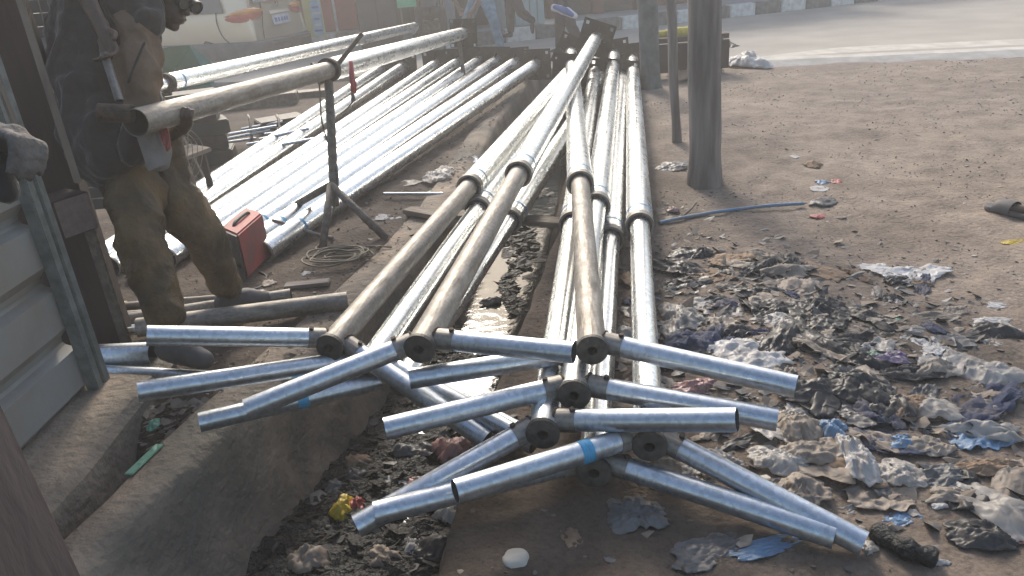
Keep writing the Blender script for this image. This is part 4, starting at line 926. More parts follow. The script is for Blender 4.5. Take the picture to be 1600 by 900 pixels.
blockat(470, 152, .8, .25, .08, 'stand', 'second dark trough right of the first at the road edge', 'trough', 0, .1, 'steel_trough')
blockat(440, 200, .5, .35, .12, 'black_plate', 'flat dark plate beside the bracket bundle', 'steel plate', 0, .5, 'flat_plate')
rk = thing('bracket_bundle', G(405, 228), 'bundle of small blue grey galvanised brackets lying on the ground', 'brackets')
for i in range(9):
    x = 345 + i * 14; y = 232 - i * .8; z = .03 + .045 * (i % 3)
    a = G(x - 16 + (i % 2) * 6, 226 - (i % 4) * 8, z + .05); b_ = a + Vector((.42, .12 + .05 * (i % 3), .02 * (i % 2)))
    pipe('bracket_bar', a, b_, .014, 'galv_arm', rk, seg=12)
for x in (352, 395, 440): tube_path('bracket_tie', [G(x, 232, .02), P(x - 5, 186, 7.6), P(x - 8, 180, 7.9)], .014, 'stand', rk)
tb_ = thing('work_bench', G(285, 300), 'low bench with a tray of wires behind the worker', 'bench')
c = P(290, 238, 5.6)
beam('bench_top', P(255, 252, 5.5), P(314, 230, 5.7), .3, .03, 'lath', tb_, up=Vector((0, 0, 1)))
for dx in (-.12, .12): beam('leg', (c.x + dx, c.y, 0), (c.x + dx, c.y, c.z - .03), .04, .04, 'dark_wood', tb_)
for i in range(5):
    o = P(262 + i * 8, 232, 5.5); tag(tube_path('loose_wire', spline([o, o + Vector((.04, 0, .05 + .02 * i)), o + Vector((.12, -.03, .02)), P(285 + i * 6, 262 + (i % 3) * 10, 5.45), P(305 - i * 4, 250 + i * 6, 5.4)], 5), .003, 'cable', seg=5), 'thin wire looping off the low bench', 'wire', 'wires on the low bench')
tag(poly('red_rag', [P(248, 203, 3.12), P(262, 198, 3.12), (P(266, 214, 3.11)), P(267, 232, 3.12), P(262, 238, 3.12), P(254, 222, 3.10)], .008, 'red_film'), 'bright red rag hanging below the welded pole', 'rag')
# ------------------------------------------------------------------ buildings across the road
def bfront(px0, px1, off, label, name, height=2.4, wall_m='wall_pale'):
    """a shop front: a box from pixel column px0 to px1 along the kerb line"""
    def at(pxx):
        lo, hi = -14., 22.
        for _ in range(50):
            mid = (lo + hi) / 2; q = Vector((mid, RF(mid), .26)) + kn * off
            if px(q)[0] < pxx: lo = mid
            else: hi = mid
        return Vector((mid, RF(mid), .26)) + kn * off
    a, b_ = at(px0), at(px1); L_ = (b_ - a).length
    root = thing(name, (a + b_) / 2, label, 'building')
    m = Matrix((( kdir.x, kn.x, 0, a.x), (kdir.y, kn.y, 0, a.y), (0, 0, 1, .26), (0, 0, 0, 1)))
    bx = lambda nm, x0, x1, y0, y1, z0, z1, mm, par=root: link(nm, box_me(nm, x1 - x0, y1 - y0, z1 - z0, mm, .006), par, m @ Matrix.Translation(((x0 + x1) / 2, (y0 + y1) / 2, z0)))
    bx('wall', 0, L_, .12, 4.0, 0, height, wall_m); bx('roof', -.03, L_ + .03, -.35, 4.2, height + .005, height + .07, 'roof')
    return root, L_, bx
# left-most: behind the car
r_, L_, bx = bfront(80, 452, 5.0, 'dark brown walled shop behind the parked car', 'shop_building', 2.45, 'wall_brown')
bx('door', L_ * .3, L_ * .3 + 1, .06, .117, 0, 2.1, 'wall_brown'); bx('window', L_ * .6, L_ * .6 + 1.2, .06, .117, 1.0, 2.1, 'shutter')
r_, L_, bx = bfront(452, 566, 3.9, 'kiosk front of red lower panels and blue grey upper panels', 'kiosk_building', 2.4, 'wall_brown')
e = [0, .29 * L_, .66 * L_, L_]
for i in range(3):
    bx('lower_panel', e[i] + .03, e[i + 1] - .03, .05, .117, .02, .78, 'wall_red'); bx('upper_panel', e[i] + .03, e[i + 1] - .03, .05, .117, .84, 2.25, 'wall_blue' if i == 0 else 'shutter')
for x in e: bx('frame_post', x - .025, x + .025, .03, .112, 0, 2.38, 'white_trim')
bx('rail', .0, L_, .035, .108, .785, .835, 'white_trim')
fb = thing('feather_banner', r_.location, 'tall yellow and blue advertising banner standing before the red kiosk', 'banner')
u = P(496, 60, 15.2); bxx = lambda nm, dx, w_, z0, z1, m_, dy=0: link(nm, box_me(nm, w_, .012, z1 - z0, m_, .002), fb, Matrix.Translation((u.x + dx, u.y + dy, z0)) @ Matrix.Rotation(.25, 4, 'Z'))
bxx('cloth', 0, .36, .12, 2.3, 'banner'); bxx('blue_field', .06, .20, .35, 1.0, 'banner_b', -.010); bxx('green_field', .07, .14, 1.02, 1.5, 'banner_g', -.010); bxx('white_foot', .02, .26, .14, .32, 'white_trim', -.010)
for i in range(5): bxx('print_line', .06 + .01 * (i % 2), .15 - .02 * (i % 3), .42 + i * .11, .455 + i * .11, 'white_trim' if i % 2 else 'print_blue', -.018)
pipe('banner_pole', (u.x - .19, u.y, .05), (u.x - .19, u.y, 2.4), .014, 'rim', fb, closed=True, seg=8, rings=1)
r_, L_, bx = bfront(568, 712, 3.3, 'dark open shop front behind the seated figure', 'shop_building', 2.45, 'shutter')
bx('counter', .1, L_ * .5, -.2, .1, 0, .95, 'dark_box'); bx('door', L_ * .55, L_ * .9, .06, .117, 0, 2.1, 'wall_brown')
q = P(592, 44, 14.6); cab = thing('black_cabinet', (q.x, q.y, 0), 'tall black cabinet standing at the kerb right of the red kiosk', 'cabinet')
box('cabinet_body', .74, .5, 1.6, 'dark_box', Matrix.Translation((q.x, q.y, .05)) @ Matrix.Rotation(.2, 4, 'Z'), cab, .02); box('cabinet_door', .34, .012, 1.4, 'shutter', Matrix.Translation((q.x - .14, q.y - .30, .15)) @ Matrix.Rotation(.2, 4, 'Z'), cab, .004); box('cabinet_door', .34, .012, 1.4, 'shutter', Matrix.Translation((q.x + .22, q.y - .23, .15)) @ Matrix.Rotation(.2, 4, 'Z'), cab, .004)
q = P(635, 4, 13.6); sg = thing('green_sign', (q.x, q.y, 0), 'small green sign board on two thin poles at the top edge', 'sign')
for s in (-.12, .14): beam('sign_pole', (q.x + s, q.y + .03, .05), (q.x + s, q.y + .03, q.z + .35), .03, .03, 'lath', sg)
box('sign_board', .34, .02, .36, 'sign_green', Matrix.Translation((q.x, q.y, q.z - .08)), sg)
r_, L_, bx = bfront(714, 794, 1.0, 'blue grey panelled kiosk behind the person in jeans', 'kiosk_building', 2.4, 'wall_blue')
for i in range(3): bx('panel', L_ * i / 3 + .02, L_ * (i + 1) / 3 - .02, .06, .117, .05, 2.2, 'wall_blue' if i == 2 else 'dark_box')  # first two panels blackened to paint in the dark shadow behind the jeans
r_, L_, bx = bfront(796, 854, .35, 'pale teal sheet metal kiosk at the pavement edge', 'kiosk_building', 2.4, 'wall_teal')
for i in range(5): bx('door_sheet', L_ * i / 5 + .008, L_ * (i + 1) / 5 - .008, .07, .117, .03, 2.2, 'wall_teal')
r_, L_, bx = bfront(856, 1010, 1.5, 'dark shuttered shop with red brown pillars and a teal drum', 'shop_building', 2.45, 'shutter')
for x in (0.02, L_ * .45, L_ - .25): bx('pillar', x, x + .22, -.06, .117, 0, 2.4, 'wall_brown')
for j in range(18): bx('shutter_slat', .26, L_ * .44, .07, .112, .02 + j * .12, .12 + j * .12, 'shutter')
for j in range(18): bx('shutter_slat', L_ * .45 + .24, L_ - .28, .07, .112, .02 + j * .12, .12 + j * .12, 'shutter')
dr = P(914, 22, 16.1); pipe_ = thing('teal_drum', (dr.x, dr.y, .26), 'pale teal drum on the pavement beside the dark shutters', 'drum')
pipe('drum_body', (dr.x, dr.y, .262), (dr.x, dr.y, 1.1), .22, 'wall_teal', pipe_, closed=True); 
for z in (.5, .82): pipe('drum_ring', (dr.x, dr.y, z), (dr.x, dr.y, z + .03), .232, 'wall_teal', pipe_, wall=.012, rings=1)
r_, L_, bx = bfront(1012, 1250, 1.7, 'pale shop front with red base right of the posts', 'shop_building', 2.45, 'wall_pale')
bx('base_course', 0, L_, .08, .117, 0, .3, 'wall_brown')
for i in range(3): bx('door', L_ * (.1 + .3 * i), L_ * (.1 + .3 * i) + .9, .06, .115, .31, 2.1, 'shutter')
r_, L_, bx = bfront(1255, 1660, 2.4, 'low pale shop front farthest right across the road', 'shop_building', 2.45, 'wall_pale')
for i in range(4): bx('door', L_ * (.08 + .24 * i), L_ * (.08 + .24 * i) + .9, .06, .117, .0, 2.1, 'wall_blue')
# ------------------------------------------------------------------ heap beside the grey post
q = G(1065, 118); tb = thing('wooden_bench', q, 'dark wooden bench covered with a yellow cloth behind the posts', 'bench')
box('bench_top', 1.0, .45, .06, 'dark_wood', Matrix.Translation(q + Vector((.05, .1, .42))), tb); box('side_board', 1.0, .04, .34, 'dark_wood', Matrix.Translation(q + Vector((.05, -.13, .07))), tb)
for s in (-.4, .45):
    for s2 in (-.08, .25): beam('leg', q + Vector((s, s2, 0)), q + Vector((s, s2, .42)), .06, .06, 'dark_wood', tb)
yc = blob('cloth', [[(q + Vector((-.35, .1, .50)), .04), (q + Vector((.05, .05, .52)), .06), (q + Vector((.35, .12, .50)), .04)], [(q + Vector((-.1, .2, .5)), .04), (q + Vector((.3, .0, .5)), .045)]], 'yellow_cloth', None, .014, .012)
yc.name = 'yellow_cloth'; tag(yc, 'crumpled yellow cloth lying on the dark bench', 'cloth')
# ------------------------------------------------------------------ LITTER
def gz(x, y): 
    if y < 11 and x > redge(y) : return bumpz(x, y)
    return bumpz(x, y)
def crumple(name, c, w_, l_, h_, m, rot, seed, n=13, kind='sheet'):
    """creased thin film: irregular outline, ridged folds, double walled"""
    off = Vector((seed * 3.17, seed * 1.31, seed * .77)); V, F = [], []; R_ = random.Random(seed * 13 + 5)
    ca, sa = math.cos(rot), math.sin(rot)
    tri = lambda t: abs(((t + 1) % 2) - 1)
    folds = []
    for q, (f, a) in enumerate(((.55, .50), (.8, .40), (1.15, .28), (1.7, .17), (2.6, .10), (3.9, .06))):
        t = R_.uniform(0, math.tau); folds.append((math.cos(t) * f, math.sin(t) * f, R_.random() * 2, a))
    knot = (R_.uniform(-.7, .7), R_.uniform(-.7, .7)); npl = R_.choice((2, 3, 4, 5)); kn_ = R_.randint(5, 9); spk = [R_.uniform(.5, 1.2) for _ in range(kn_)]
    for j in range(n):
        for i in range(n):
            u, v = i / (n - 1) * 2 - 1, j / (n - 1) * 2 - 1
            rr = max(abs(u), abs(v)); an = (math.atan2(v, u) / math.tau) % 1 * kn_; i0 = int(an) % kn_; fr = an - int(an)
            out = (spk[i0] * (1 - fr) + spk[(i0 + 1) % kn_] * fr) * (1 + .22 * noise.noise(Vector((an * 3, rr, 3)) + off))
            k = (rr / (math.hypot(u, v) or 1)) * .8 + .2
            x, y = u * k * out, v * k * out
            wx = x + .12 * noise.noise(Vector((x * 1.2, y * 1.2, 1)) + off); wy = y + .12 * noise.noise(Vector((x * 1.2, y * 1.2, 7)) + off)
            z = 0
            for fx, fy, ph, a in folds: z += a * (tri(wx * fx * 1.7 + wy * fy * 1.7 + ph) - .4)
            dk = math.hypot(wx - knot[0], wy - knot[1]); ak = math.atan2(wy - knot[1], wx - knot[0])
            pl_ = (tri(ak / math.pi * npl + .8 * noise.noise(Vector((wx * 2, wy * 2, 5)) + off)) - .5) * min(1, dk * 1.3)
            rg = 1 - 2.4 * abs(noise.noise(Vector((wx * 3.1, wy * 3.1, 3)) + off)) + .5 * (1 - 3 * abs(noise.noise(Vector((wx * 7.5, wy * 7.5, 8)) + off)))
            edge = 1 - rr ** 3
            if kind == 'bag': z = h_ * max(0, .12 + (.55 * z + .42 * pl_ + .22 * max(0, rg) + .30 * edge) * (.35 + .65 * edge))
            else: z = h_ * max(0, .5 * z + .4 * pl_ + .25 * max(0, rg) + .1)
            x += .09 * noise.noise(Vector((wx * 4, wy * 4, 11)) + off); y += .09 * noise.noise(Vector((wx * 4, wy * 4, 17)) + off)
            X, Y = x * w_ * .58, y * l_ * .58
            V.append((c.x + X * ca - Y * sa, c.y + X * sa + Y * ca, c.z + max(z, 0) + .003))
    for j in range(n - 1):
        for i in range(n - 1): F.append((j * n + i, j * n + i + 1, (j + 1) * n + i + 1, (j + 1) * n + i))
    me = mesh_from(name, V, F, m)
    bm = bmesh.new(); bm.from_mesh(me); bmesh.ops.triangulate(bm, faces=bm.faces[:])
    bmesh.ops.solidify(bm, geom=bm.faces[:], thickness=.0012); bm.to_mesh(me); bm.free()
    me.polygons.foreach_set('use_smooth', [True] * len(me.polygons))
    return me
LIT = [  # x, y, width px, height px, film, kind, name, category, label
 (1160, 92, 62, 44, 'white_film', 'bag', 'plastic_bag', 'plastic bag', 'large white plastic bag slumped on the dirt right of the thick post'),
 (1125, 70, 60, 32, 'black_film', 'bag', 'plastic_bag', 'plastic bag', 'dark bag heaped behind the large white bag by the post'),
 (1075, 105, 70, 44, 'brown_paper', 'bag', 'sack', 'sack', 'pale brown sack under the wooden bench behind the posts'),
 (1420, 418, 90, 34, 'white_film', 'sheet', 'crumpled_wrapper', 'wrapper', 'white creased wrapper lying alone at the far edge of the litter heap'),
 (1168, 538, 88, 52, 'white_film', 'bag', 'plastic_bag', 'plastic bag', 'pale bluish white plastic bag beside the navy cloth'),
 (1075, 530, 100, 62, 'navy_cloth', 'bag', 'cloth_bundle', 'cloth', 'navy blue cloth bundle just right of the rightmost pole'),
 (1060, 490, 60, 56, 'clear_film', 'bag', 'plastic_bag', 'plastic bag', 'clear creased bag above the navy cloth bundle'),
 (1090, 392, 56, 26, 'black_film', 'bag', 'plastic_bag', 'plastic bag', 'small black bag lying alone in front of the thick post'),
 (1255, 440, 42, 30, 'tan_film', 'bag', 'plastic_bag', 'plastic bag', 'tan knotted bag at the top of the litter heap'),
 (1222, 500, 38, 28, 'clear_film', 'bag', 'wrapper', 'wrapper', 'clear bag with a yellow centre in the upper litter heap'),
 (1220, 500, 18, 13, 'yellow_film', 'bag', 'wrapper', 'wrapper', 'yellow scrap inside the clear bag in the litter heap'),
 (1280, 475, 60, 38, 'black_film', 'bag', 'plastic_bag', 'plastic bag', 'black bag standing up in the upper litter heap'),
 (1445, 538, 60, 36, 'paper', 'sheet', 'paper_sheet', 'paper', 'white printed paper sheet at the right of the litter heap'),
 (1358, 555, 52, 24, 'green_film', 'sheet', 'wrapper', 'wrapper', 'green wrapper strip in the middle of the litter heap'),
 (1400, 497, 24, 13, 'green_film', 'sheet', 'wrapper', 'wrapper', 'small green and white wrapper on bare dirt above the heap'),
 (1392, 552, 46, 24, 'purple_film', 'bag', 'wrapper', 'wrapper', 'purple wrapper beside the green strip'),
 (1550, 572, 96, 58, 'clear_film', 'bag', 'plastic_bag', 'plastic bag', 'big clear bag slumped at the right edge of the litter heap'),
 (1455, 570, 66, 34, 'tan_film', 'bag', 'plastic_bag', 'plastic bag', 'tan bag lying left of the big clear bag'),
 (1420, 630, 66, 38, 'brown_paper', 'bag', 'paper_bag', 'paper bag', 'crumpled orange brown paper bag in the right of the heap'),
 (1527, 672, 62, 44, 'blue_film', 'sheet', 'wrapper', 'wrapper', 'blue printed wrapper lying on bare dirt at the right'),
 (1350, 498, 56, 20, 'clear_film', 'sheet', 'plastic_film', 'plastic film', 'thin pale film below the small green wrapper'),
 (1540, 500, 60, 24, 'white_film', 'sheet', 'wrapper', 'wrapper', 'white spoon shaped wrapper on the open dirt at the right'),
 (1552, 474, 48, 11, 'paper', 'sheet', 'paper_scrap', 'paper', 'thin curled white paper near the right edge'),
 (1335, 590, 90, 60, 'black_film', 'bag', 'plastic_bag', 'plastic bag', 'glossy black bag in the centre of the litter heap'),
 (1270, 600, 90, 50, 'black_film', 'bag', 'plastic_bag', 'plastic bag', 'flattened black bag beyond the end of the upper arm'),
 (1375, 610, 70, 62, 'black_film', 'bag', 'plastic_bag', 'plastic bag', 'tall dark bag folds right of the glossy black bag'),
 (1335, 640, 60, 30, 'grey_film', 'sheet', 'plastic_film', 'plastic film', 'grey film lying below the glossy black bag'),
 (1222, 580, 44, 36, 'tan_film', 'bag', 'plastic_bag', 'plastic bag', 'dusty tan bag standing behind the upper arm end'),
 (1240, 655, 58, 70, 'tan_film', 'bag', 'plastic_bag', 'plastic bag', 'tan paper-like bag against the end of the second arm'),
 (1298, 662, 50, 40, 'blue_film', 'bag', 'plastic_bag', 'plastic bag', 'dull lilac blue bag below the black bags'),
 (1330, 700, 54, 92, 'white_film', 'bag', 'plastic_bag', 'plastic bag', 'long translucent white bag drooping in the middle of the heap'),
 (1270, 700, 90, 50, 'tan_film', 'bag', 'plastic_bag', 'plastic bag', 'folded tan bag left of the drooping white bag'),
 (1215, 705, 60, 48, 'clear_film', 'bag', 'plastic_bag', 'plastic bag', 'dusty clear bag between the two lower arms'),
 (1130, 715, 70, 40, 'clear_film', 'bag', 'plastic_bag', 'plastic bag', 'clear bag right of the rightmost cap'),
 (1370, 760, 100, 60, 'tan_film', 'sheet', 'paper_sheet', 'paper', 'large creased tan sheet below the drooping white bag'),
 (1405, 735, 60, 50, 'clear_film', 'bag', 'plastic_bag', 'plastic bag', 'pale bag above the tip of the tan sheet'),
 (1250, 755, 70, 56, 'tan_film', 'bag', 'plastic_bag', 'plastic bag', 'tan bag tucked above the lowest arm'),
 (1470, 735, 66, 34, 'grey_film', 'bag', 'plastic_bag', 'plastic bag', 'grey white folded bag right of the tan sheet'),
 (1450, 690, 60, 36, 'tan_film', 'bag', 'wrapper', 'wrapper', 'tan wrapper with an orange spot near the blue bag'),
 (1400, 685, 52, 22, 'blue_film', 'bag', 'plastic_bag', 'plastic bag', 'blue bag scrap between the tan wrappers'),
 (1548, 722, 90, 34, 'brown_paper', 'bag', 'wrapper', 'wrapper', 'tan and blue wrapper at the right edge below the printed blue one'),
 (1410, 803, 46, 26, 'blue_film', 'sheet', 'wrapper', 'wrapper', 'small pale blue triangular wrapper near the lowest arm end'),
 (1540, 826, 90, 58, 'black_film', 'bag', 'plastic_bag', 'plastic bag', 'black bag lying alone in the bottom right corner'),
 (1594, 838, 40, 26, 'pink_film', 'sheet', 'wrapper', 'wrapper', 'pink scrap cut off by the right edge'),
 (1470, 788, 20, 14, 'white_film', 'bag', 'wrapper', 'wrapper', 'tiny bright white scrap alone on the lower right dirt'),
 (1470, 876, 34, 16, 'white_film', 'bag', 'wrapper', 'wrapper', 'white film scrap at the end of the dark log'),
 (1357, 853, 24, 26, 'clear_film', 'bag', 'wrapper', 'wrapper', 'clear scrap touching the tip of the lowest arm'),
 (993, 795, 76, 54, 'grey_film', 'bag', 'plastic_bag', 'plastic bag', 'grey white bag lying on the dark dirt below the lower arms'),
 (1112, 855, 90, 44, 'grey_film', 'sheet', 'plastic_film', 'plastic film', 'grey torn film near the bottom edge below the lowest arm'),
 (1195, 850, 90, 22, 'blue_film', 'sheet', 'wrapper', 'wrapper', 'dark blue torn strip under the lowest arm'),
 (985, 762, 60, 20, 'brown_paper', 'sheet', 'wrapper', 'wrapper', 'brown wrapper edge peeping from under the lower arm'),
 (915, 684, 18, 12, 'yellow_film', 'bag', 'wrapper', 'wrapper', 'small yellow scrap between the caps in the pile'),
 (963, 640, 60, 34, 'red_film', 'sheet', 'wrapper', 'wrapper', 'dark red wrapper behind the second arm'),
 (1092, 600, 60, 30, 'pink_film', 'bag', 'wrapper', 'wrapper', 'reddish wrapper under the upper right arm'),
 (1090, 640, 50, 30, 'clear_film', 'bag', 'plastic_bag', 'plastic bag', 'small clear bag between the upper right arms'),
 (970, 520, 50, 34, 'clear_film', 'bag', 'plastic_bag', 'plastic bag', 'clear bag between the brown middle pole and the rightmost pole'),
 (1010, 500, 40, 26, 'tan_film', 'sheet', 'plastic_film', 'plastic film', 'tan film behind the rightmost pole'),
 (1120, 470, 70, 30, 'clear_film', 'sheet', 'plastic_film', 'plastic film', 'pale sheet on the near left of the heap'),
 (1130, 425, 70, 22, 'brown_paper', 'sheet', 'cardboard', 'cardboard', 'brown torn cardboard at the upper left of the heap'),
 (1180, 452, 70, 30, 'black_film', 'bag', 'plastic_bag', 'plastic bag', 'dark bag at the upper left of the heap'),
 (1138, 408, 60, 14, 'tan_film', 'sheet', 'plastic_film', 'plastic film', 'thin tan strip at the back of the heap'),
 (1052, 325, 16, 18, 'pink_film', 'bag', 'wrapper', 'wrapper', 'small pinkish white tissue right of the rightmost pole joint'),
 (1272, 255, 20, 18, 'brown_paper', 'bag', 'wrapper', 'wrapper', 'small tan scrap standing on the open dirt'),
 (1241, 243, 11, 6, 'white_film', 'bag', 'wrapper', 'wrapper', 'tiny white scrap left of the tan scrap on the open dirt'),
 (1283, 283, 18, 8, 'blue_film', 'bag', 'wrapper', 'wrapper', 'tiny blue wrapper on the open dirt'),
 (1309, 282, 16, 9, 'red_film', 'bag', 'wrapper', 'wrapper', 'tiny red wrapper on the open dirt'),
 (1280, 294, 24, 8, 'paper', 'sheet', 'wrapper', 'wrapper', 'pale folded scrap below the tiny blue wrapper'),
 (1278, 336, 18, 10, 'red_film', 'bag', 'wrapper', 'wrapper', 'reddish scrap just below the blue ribbon end'),
 (1050, 258, 52, 16, 'grey_film', 'bag', 'plastic_bag', 'plastic bag', 'dark grey bag left of the foot of the thick post'),
 (1285, 312, 34, 14, 'grey_film', 'bag', 'wrapper', 'wrapper', 'grey clump beside the blue ribbon'),
 (735, 248, 26, 9, 'blue_film', 'sheet', 'wrapper', 'wrapper', 'pale blue wrapper on the left bank beside the poles'),
 (684, 268, 44, 26, 'clear_film', 'bag', 'plastic_bag', 'plastic bag', 'translucent bag with a twisted tail on the left bank'),
 (683, 297, 28, 8, 'green_film', 'sheet', 'wrapper', 'wrapper', 'green wrapper above the slim rod on the left bank'),
 (640, 284, 40, 7, 'clear_film', 'sheet', 'plastic_film', 'plastic film', 'twisted tail of film on the left bank'),
 (605, 338, 34, 9, 'paper', 'sheet', 'wrapper', 'wrapper', 'pale scraps on the left bank below the slim rod'),
 (638, 348, 12, 12, 'white_film', 'bag', 'wrapper', 'wrapper', 'white scrap at the left end of the plank'),
 (262, 407, 16, 8, 'pink_film', 'bag', 'wrapper', 'wrapper', 'pale pink scrap between the worker\'s legs'),
 (483, 425, 20, 9, 'paper', 'sheet', 'wrapper', 'wrapper', 'white scrap at the lower left of the cable coil'),
 (420, 440, 20, 8, 'tan_film', 'sheet', 'wrapper', 'wrapper', 'tan scrap by the front shoe'),
 (190, 474, 10, 10, 'yellow_film', 'bag', 'bottle_cap', 'cap', 'small orange cap by the foot of the brown post'),
 (240, 662, 16, 22, 'green_film', 'bag', 'wrapper', 'wrapper', 'bright teal green scrap in the pit beside the shed sill'),
 (895, 835, 34, 30, 'brown_paper', 'sheet', 'leaf', 'leaf', 'dry curled brown leaf on the dark dirt at the bottom'),
 (955, 872, 26, 10, 'grey_film', 'sheet', 'leaf', 'leaf', 'small dark curled leaf at the bottom edge'),
 (1590, 375, 40, 10, 'yellow_film', 'sheet', 'leaf', 'leaf', 'dull yellow leaf below the sandal at the right edge'),
]
rl_ = random.Random(11)
for i, (x, y, wp, hp, m, kd, nm, cat, lb) in enumerate(LIT):
    g = G(x, y + hp * .25); g = G(x, y + hp * .25, gz(g.x, g.y)); dpt = px(g)[2]
    wm_ = wp * dpt / FPX * 1.15; vis = hp * dpt / FPX
    sl_ = (CC.z) / dpt                                    # sine of the view angle onto the ground
    h_ = vis * ((.42 if hp > 46 else .5) if kd == 'bag' else .28); l_ = max(.02, (vis - h_ * .6) / max(.2, sl_)) * 1.2
    if y < 400: l_ = min(l_, wm_ * 1.4)
    me = crumple(nm, Vector((g.x, g.y, g.z - .004)), wm_, l_, h_, m, rl_.uniform(-.3, .3), i + 3, n=31 if wp > 35 else 13, kind=kd)
    tag(link(nm, me), lb, cat)
# medium folded films that make up the heap
HC = Vector((1.18, 2.75)); 
for i in range(135):
    a = rl_.uniform(0, math.tau); r = rl_.random() ** .7; x = HC.x + math.cos(a) * r * .85 + .0; y = HC.y + math.sin(a) * r * 1.15
    x += (y - 2.7) * .12
    dk_ = math.exp(-(((x - 1.3) / .42) ** 2 + ((y - 2.85) / .42) ** 2)) + (.35 if y > 3.2 else 0)
    c_ = 'black_film' if rl_.random() < dk_ * .95 else rl_.choice(['tan_film', 'clear_film', 'tan_film', 'grey_film', 'brown_paper', 'clear_film', 'black_film', 'white_film', 'navy_cloth'])
    if y > 3.2 and c_ in ('clear_film', 'white_film'): c_ = 'brown_paper'
    lbm = {'white_film': 'whitish crumpled film, one of several lying loose in the litter heap', 'black_film': 'crumpled black plastic film, one of many lying loose in the litter heap', 'tan_film': 'dusty tan film, one of many lying loose in the litter heap', 'clear_film': 'dusty clear film, one of many lying loose in the litter heap',
           'grey_film': 'grey film, one of several lying loose in the litter heap', 'brown_paper': 'torn brown paper, one of several lying loose in the litter heap', 'navy_cloth': 'dark blue rag, one of several lying loose in the litter heap'}
    s = rl_.uniform(.08, .24)
    me = crumple('plastic_film', Vector((x, y, gz(x, y) - .012 + rl_.random() * .012)), s * rl_.uniform(.8, 1.7), s * rl_.uniform(.4, .9), s * rl_.uniform(.10, .28), c_, rl_.uniform(0, 6), 100 + i, n=19, kind=rl_.choice(['bag', 'sheet']))
    zone = 'at the back of the litter heap towards the posts' if y > 3.25 else 'at the near end of the litter heap' if y < 2.2 else 'on the left flank of the heap beside the poles' if x < .85 else 'on the right flank of the litter heap' if x > 1.55 else 'in the middle of the litter heap'
    cn = {'black_film': 'black plastic film', 'tan_film': 'dusty tan film', 'clear_film': 'dull clear film', 'grey_film': 'grey film', 'brown_paper': 'torn brown paper', 'navy_cloth': 'dark blue rag', 'white_film': 'whitish film'}[c_]
    lb_ = ('small ' if s < .13 else 'broad ' if s > .19 else 'medium ') + cn + ' lying loose ' + zone
    tag(link('plastic_film', me), lb_, 'plastic film', lb_.replace(' lying loose', ''))
def scraps(name, m, n, fn, smin, smax, flat, seed):
    r = random.Random(seed); V, F = [], []
    for _ in range(n):
        p = fn(r)
        if p is None: continue
        x, y, z = p; s = smin + (smax - smin) * r.random() ** 2.2; b = len(V); k = r.choice((4, 5, 5, 6)); a0 = r.uniform(0, 6.28); st = r.uniform(.35, 1)
        tx, ty = r.uniform(-flat, flat), r.uniform(-flat, flat)
        top = s * r.uniform(.05, .35)
        V.append((x, y, z + top))
        for i in range(k):
            a = a0 + math.tau * i / k; q = s * r.uniform(.6, 1.1); dx, dy = math.cos(a) * q, math.sin(a) * q * st
            V.append((x + dx, y + dy, z + max(0, dx * tx + dy * ty) + .001))
        for i in range(k): F.append((b, b + 1 + i, b + 1 + (i + 1) % k))
        V.append((x, y, z - .004)); e = len(V) - 1
        for i in range(k): F.append((e, b + 1 + (i + 1) % k, b + 1 + i))
    return tag(link(name, mesh_from(name, V, F, m)), name.replace('_', ' ') + ' strewn over the dirt', 'litter', kind='stuff')
def right(r):
    y = r.uniform(1.2, 9.5); x = redge(y) + .03 + r.random() ** 1.2 * 6.5
    if noise.noise(Vector((x * 1.3, y * 1.3, 8))) + r.uniform(-.45, .3) < -.05: return None
    return (x, y, bumpz(x, y))
def heap(r):
    x = r.gauss(1.15, .42); y = r.gauss(2.8, .62)
    return (x, y, bumpz(x, y)) if x > redge(y) + .12 else None
def leftb(r):
    y = r.uniform(2.7, 9.5); x = ledge(y) - .05 - r.random() ** 1.3 * 2.6
    return (x, y, bumpz(x, y) + (.0 if x < ledge(y) - lerp(WALLW, y) else .02))
def pit(r):
    y = r.uniform(1.7, 2.75); e = ledge(y) - lerp(WALLW, y); o = r.random() * .36; x = e - o
    z = bumpz(x, y) - .02 - .26 * math.exp(-((o - .16) / .17) ** 4) * math.exp(-((y - 2.12) / .42) ** 4); return (x, y, z)
def drain(r):
    y = 1.4 + 7 * r.random() ** 1.6; a, b_ = ledge(y) + .10, redge(y) + .05; x = r.uniform(a, b_); 
    if noise.noise(Vector((x * 2.6, y * 1.4, 3))) < (-.35 if y < 3.3 else -.02) : return None
    if y > 3.3 and x > a + (b_ - a) * (.56 + .25 * noise.noise(Vector((y * 2, 1, 1)))) and r.random() < .96: return None
    return (x, y, WZ + .002)
scraps('small_tan_scraps', 'sc_tan', 700, heap, .008, .05, .9, 1); scraps('small_dark_scraps', 'sc_dark', 850, heap, .01, .045, .9, 2); scraps('small_pale_scraps', 'sc_pale', 260, heap, .005, .03, .9, 3)
scraps('scattered_pale_scraps', 'sc_pale', 700, right, .004, .020, .6, 4); scraps('scattered_dark_scraps', 'sc_dark', 500, right, .004, .03, .6, 5); scraps('scattered_tan_scraps', 'sc_tan', 800, right, .005, .03, .6, 6)
scraps('ground_pebbles', 'pebble', 15000, right, .002, .013, 1, 7); scraps('left_bank_scraps', 'sc_tan', 500, leftb, .006, .03, .7, 8); scraps('left_bank_pebbles', 'pebble', 3500, leftb, .004, .02, 1, 9); scraps('left_bank_pale_scraps', 'sc_pale', 120, leftb, .004, .018, .7, 15)
scraps('pit_leaves', 'sc_tan', 700, pit, .012, .045, .9, 10)
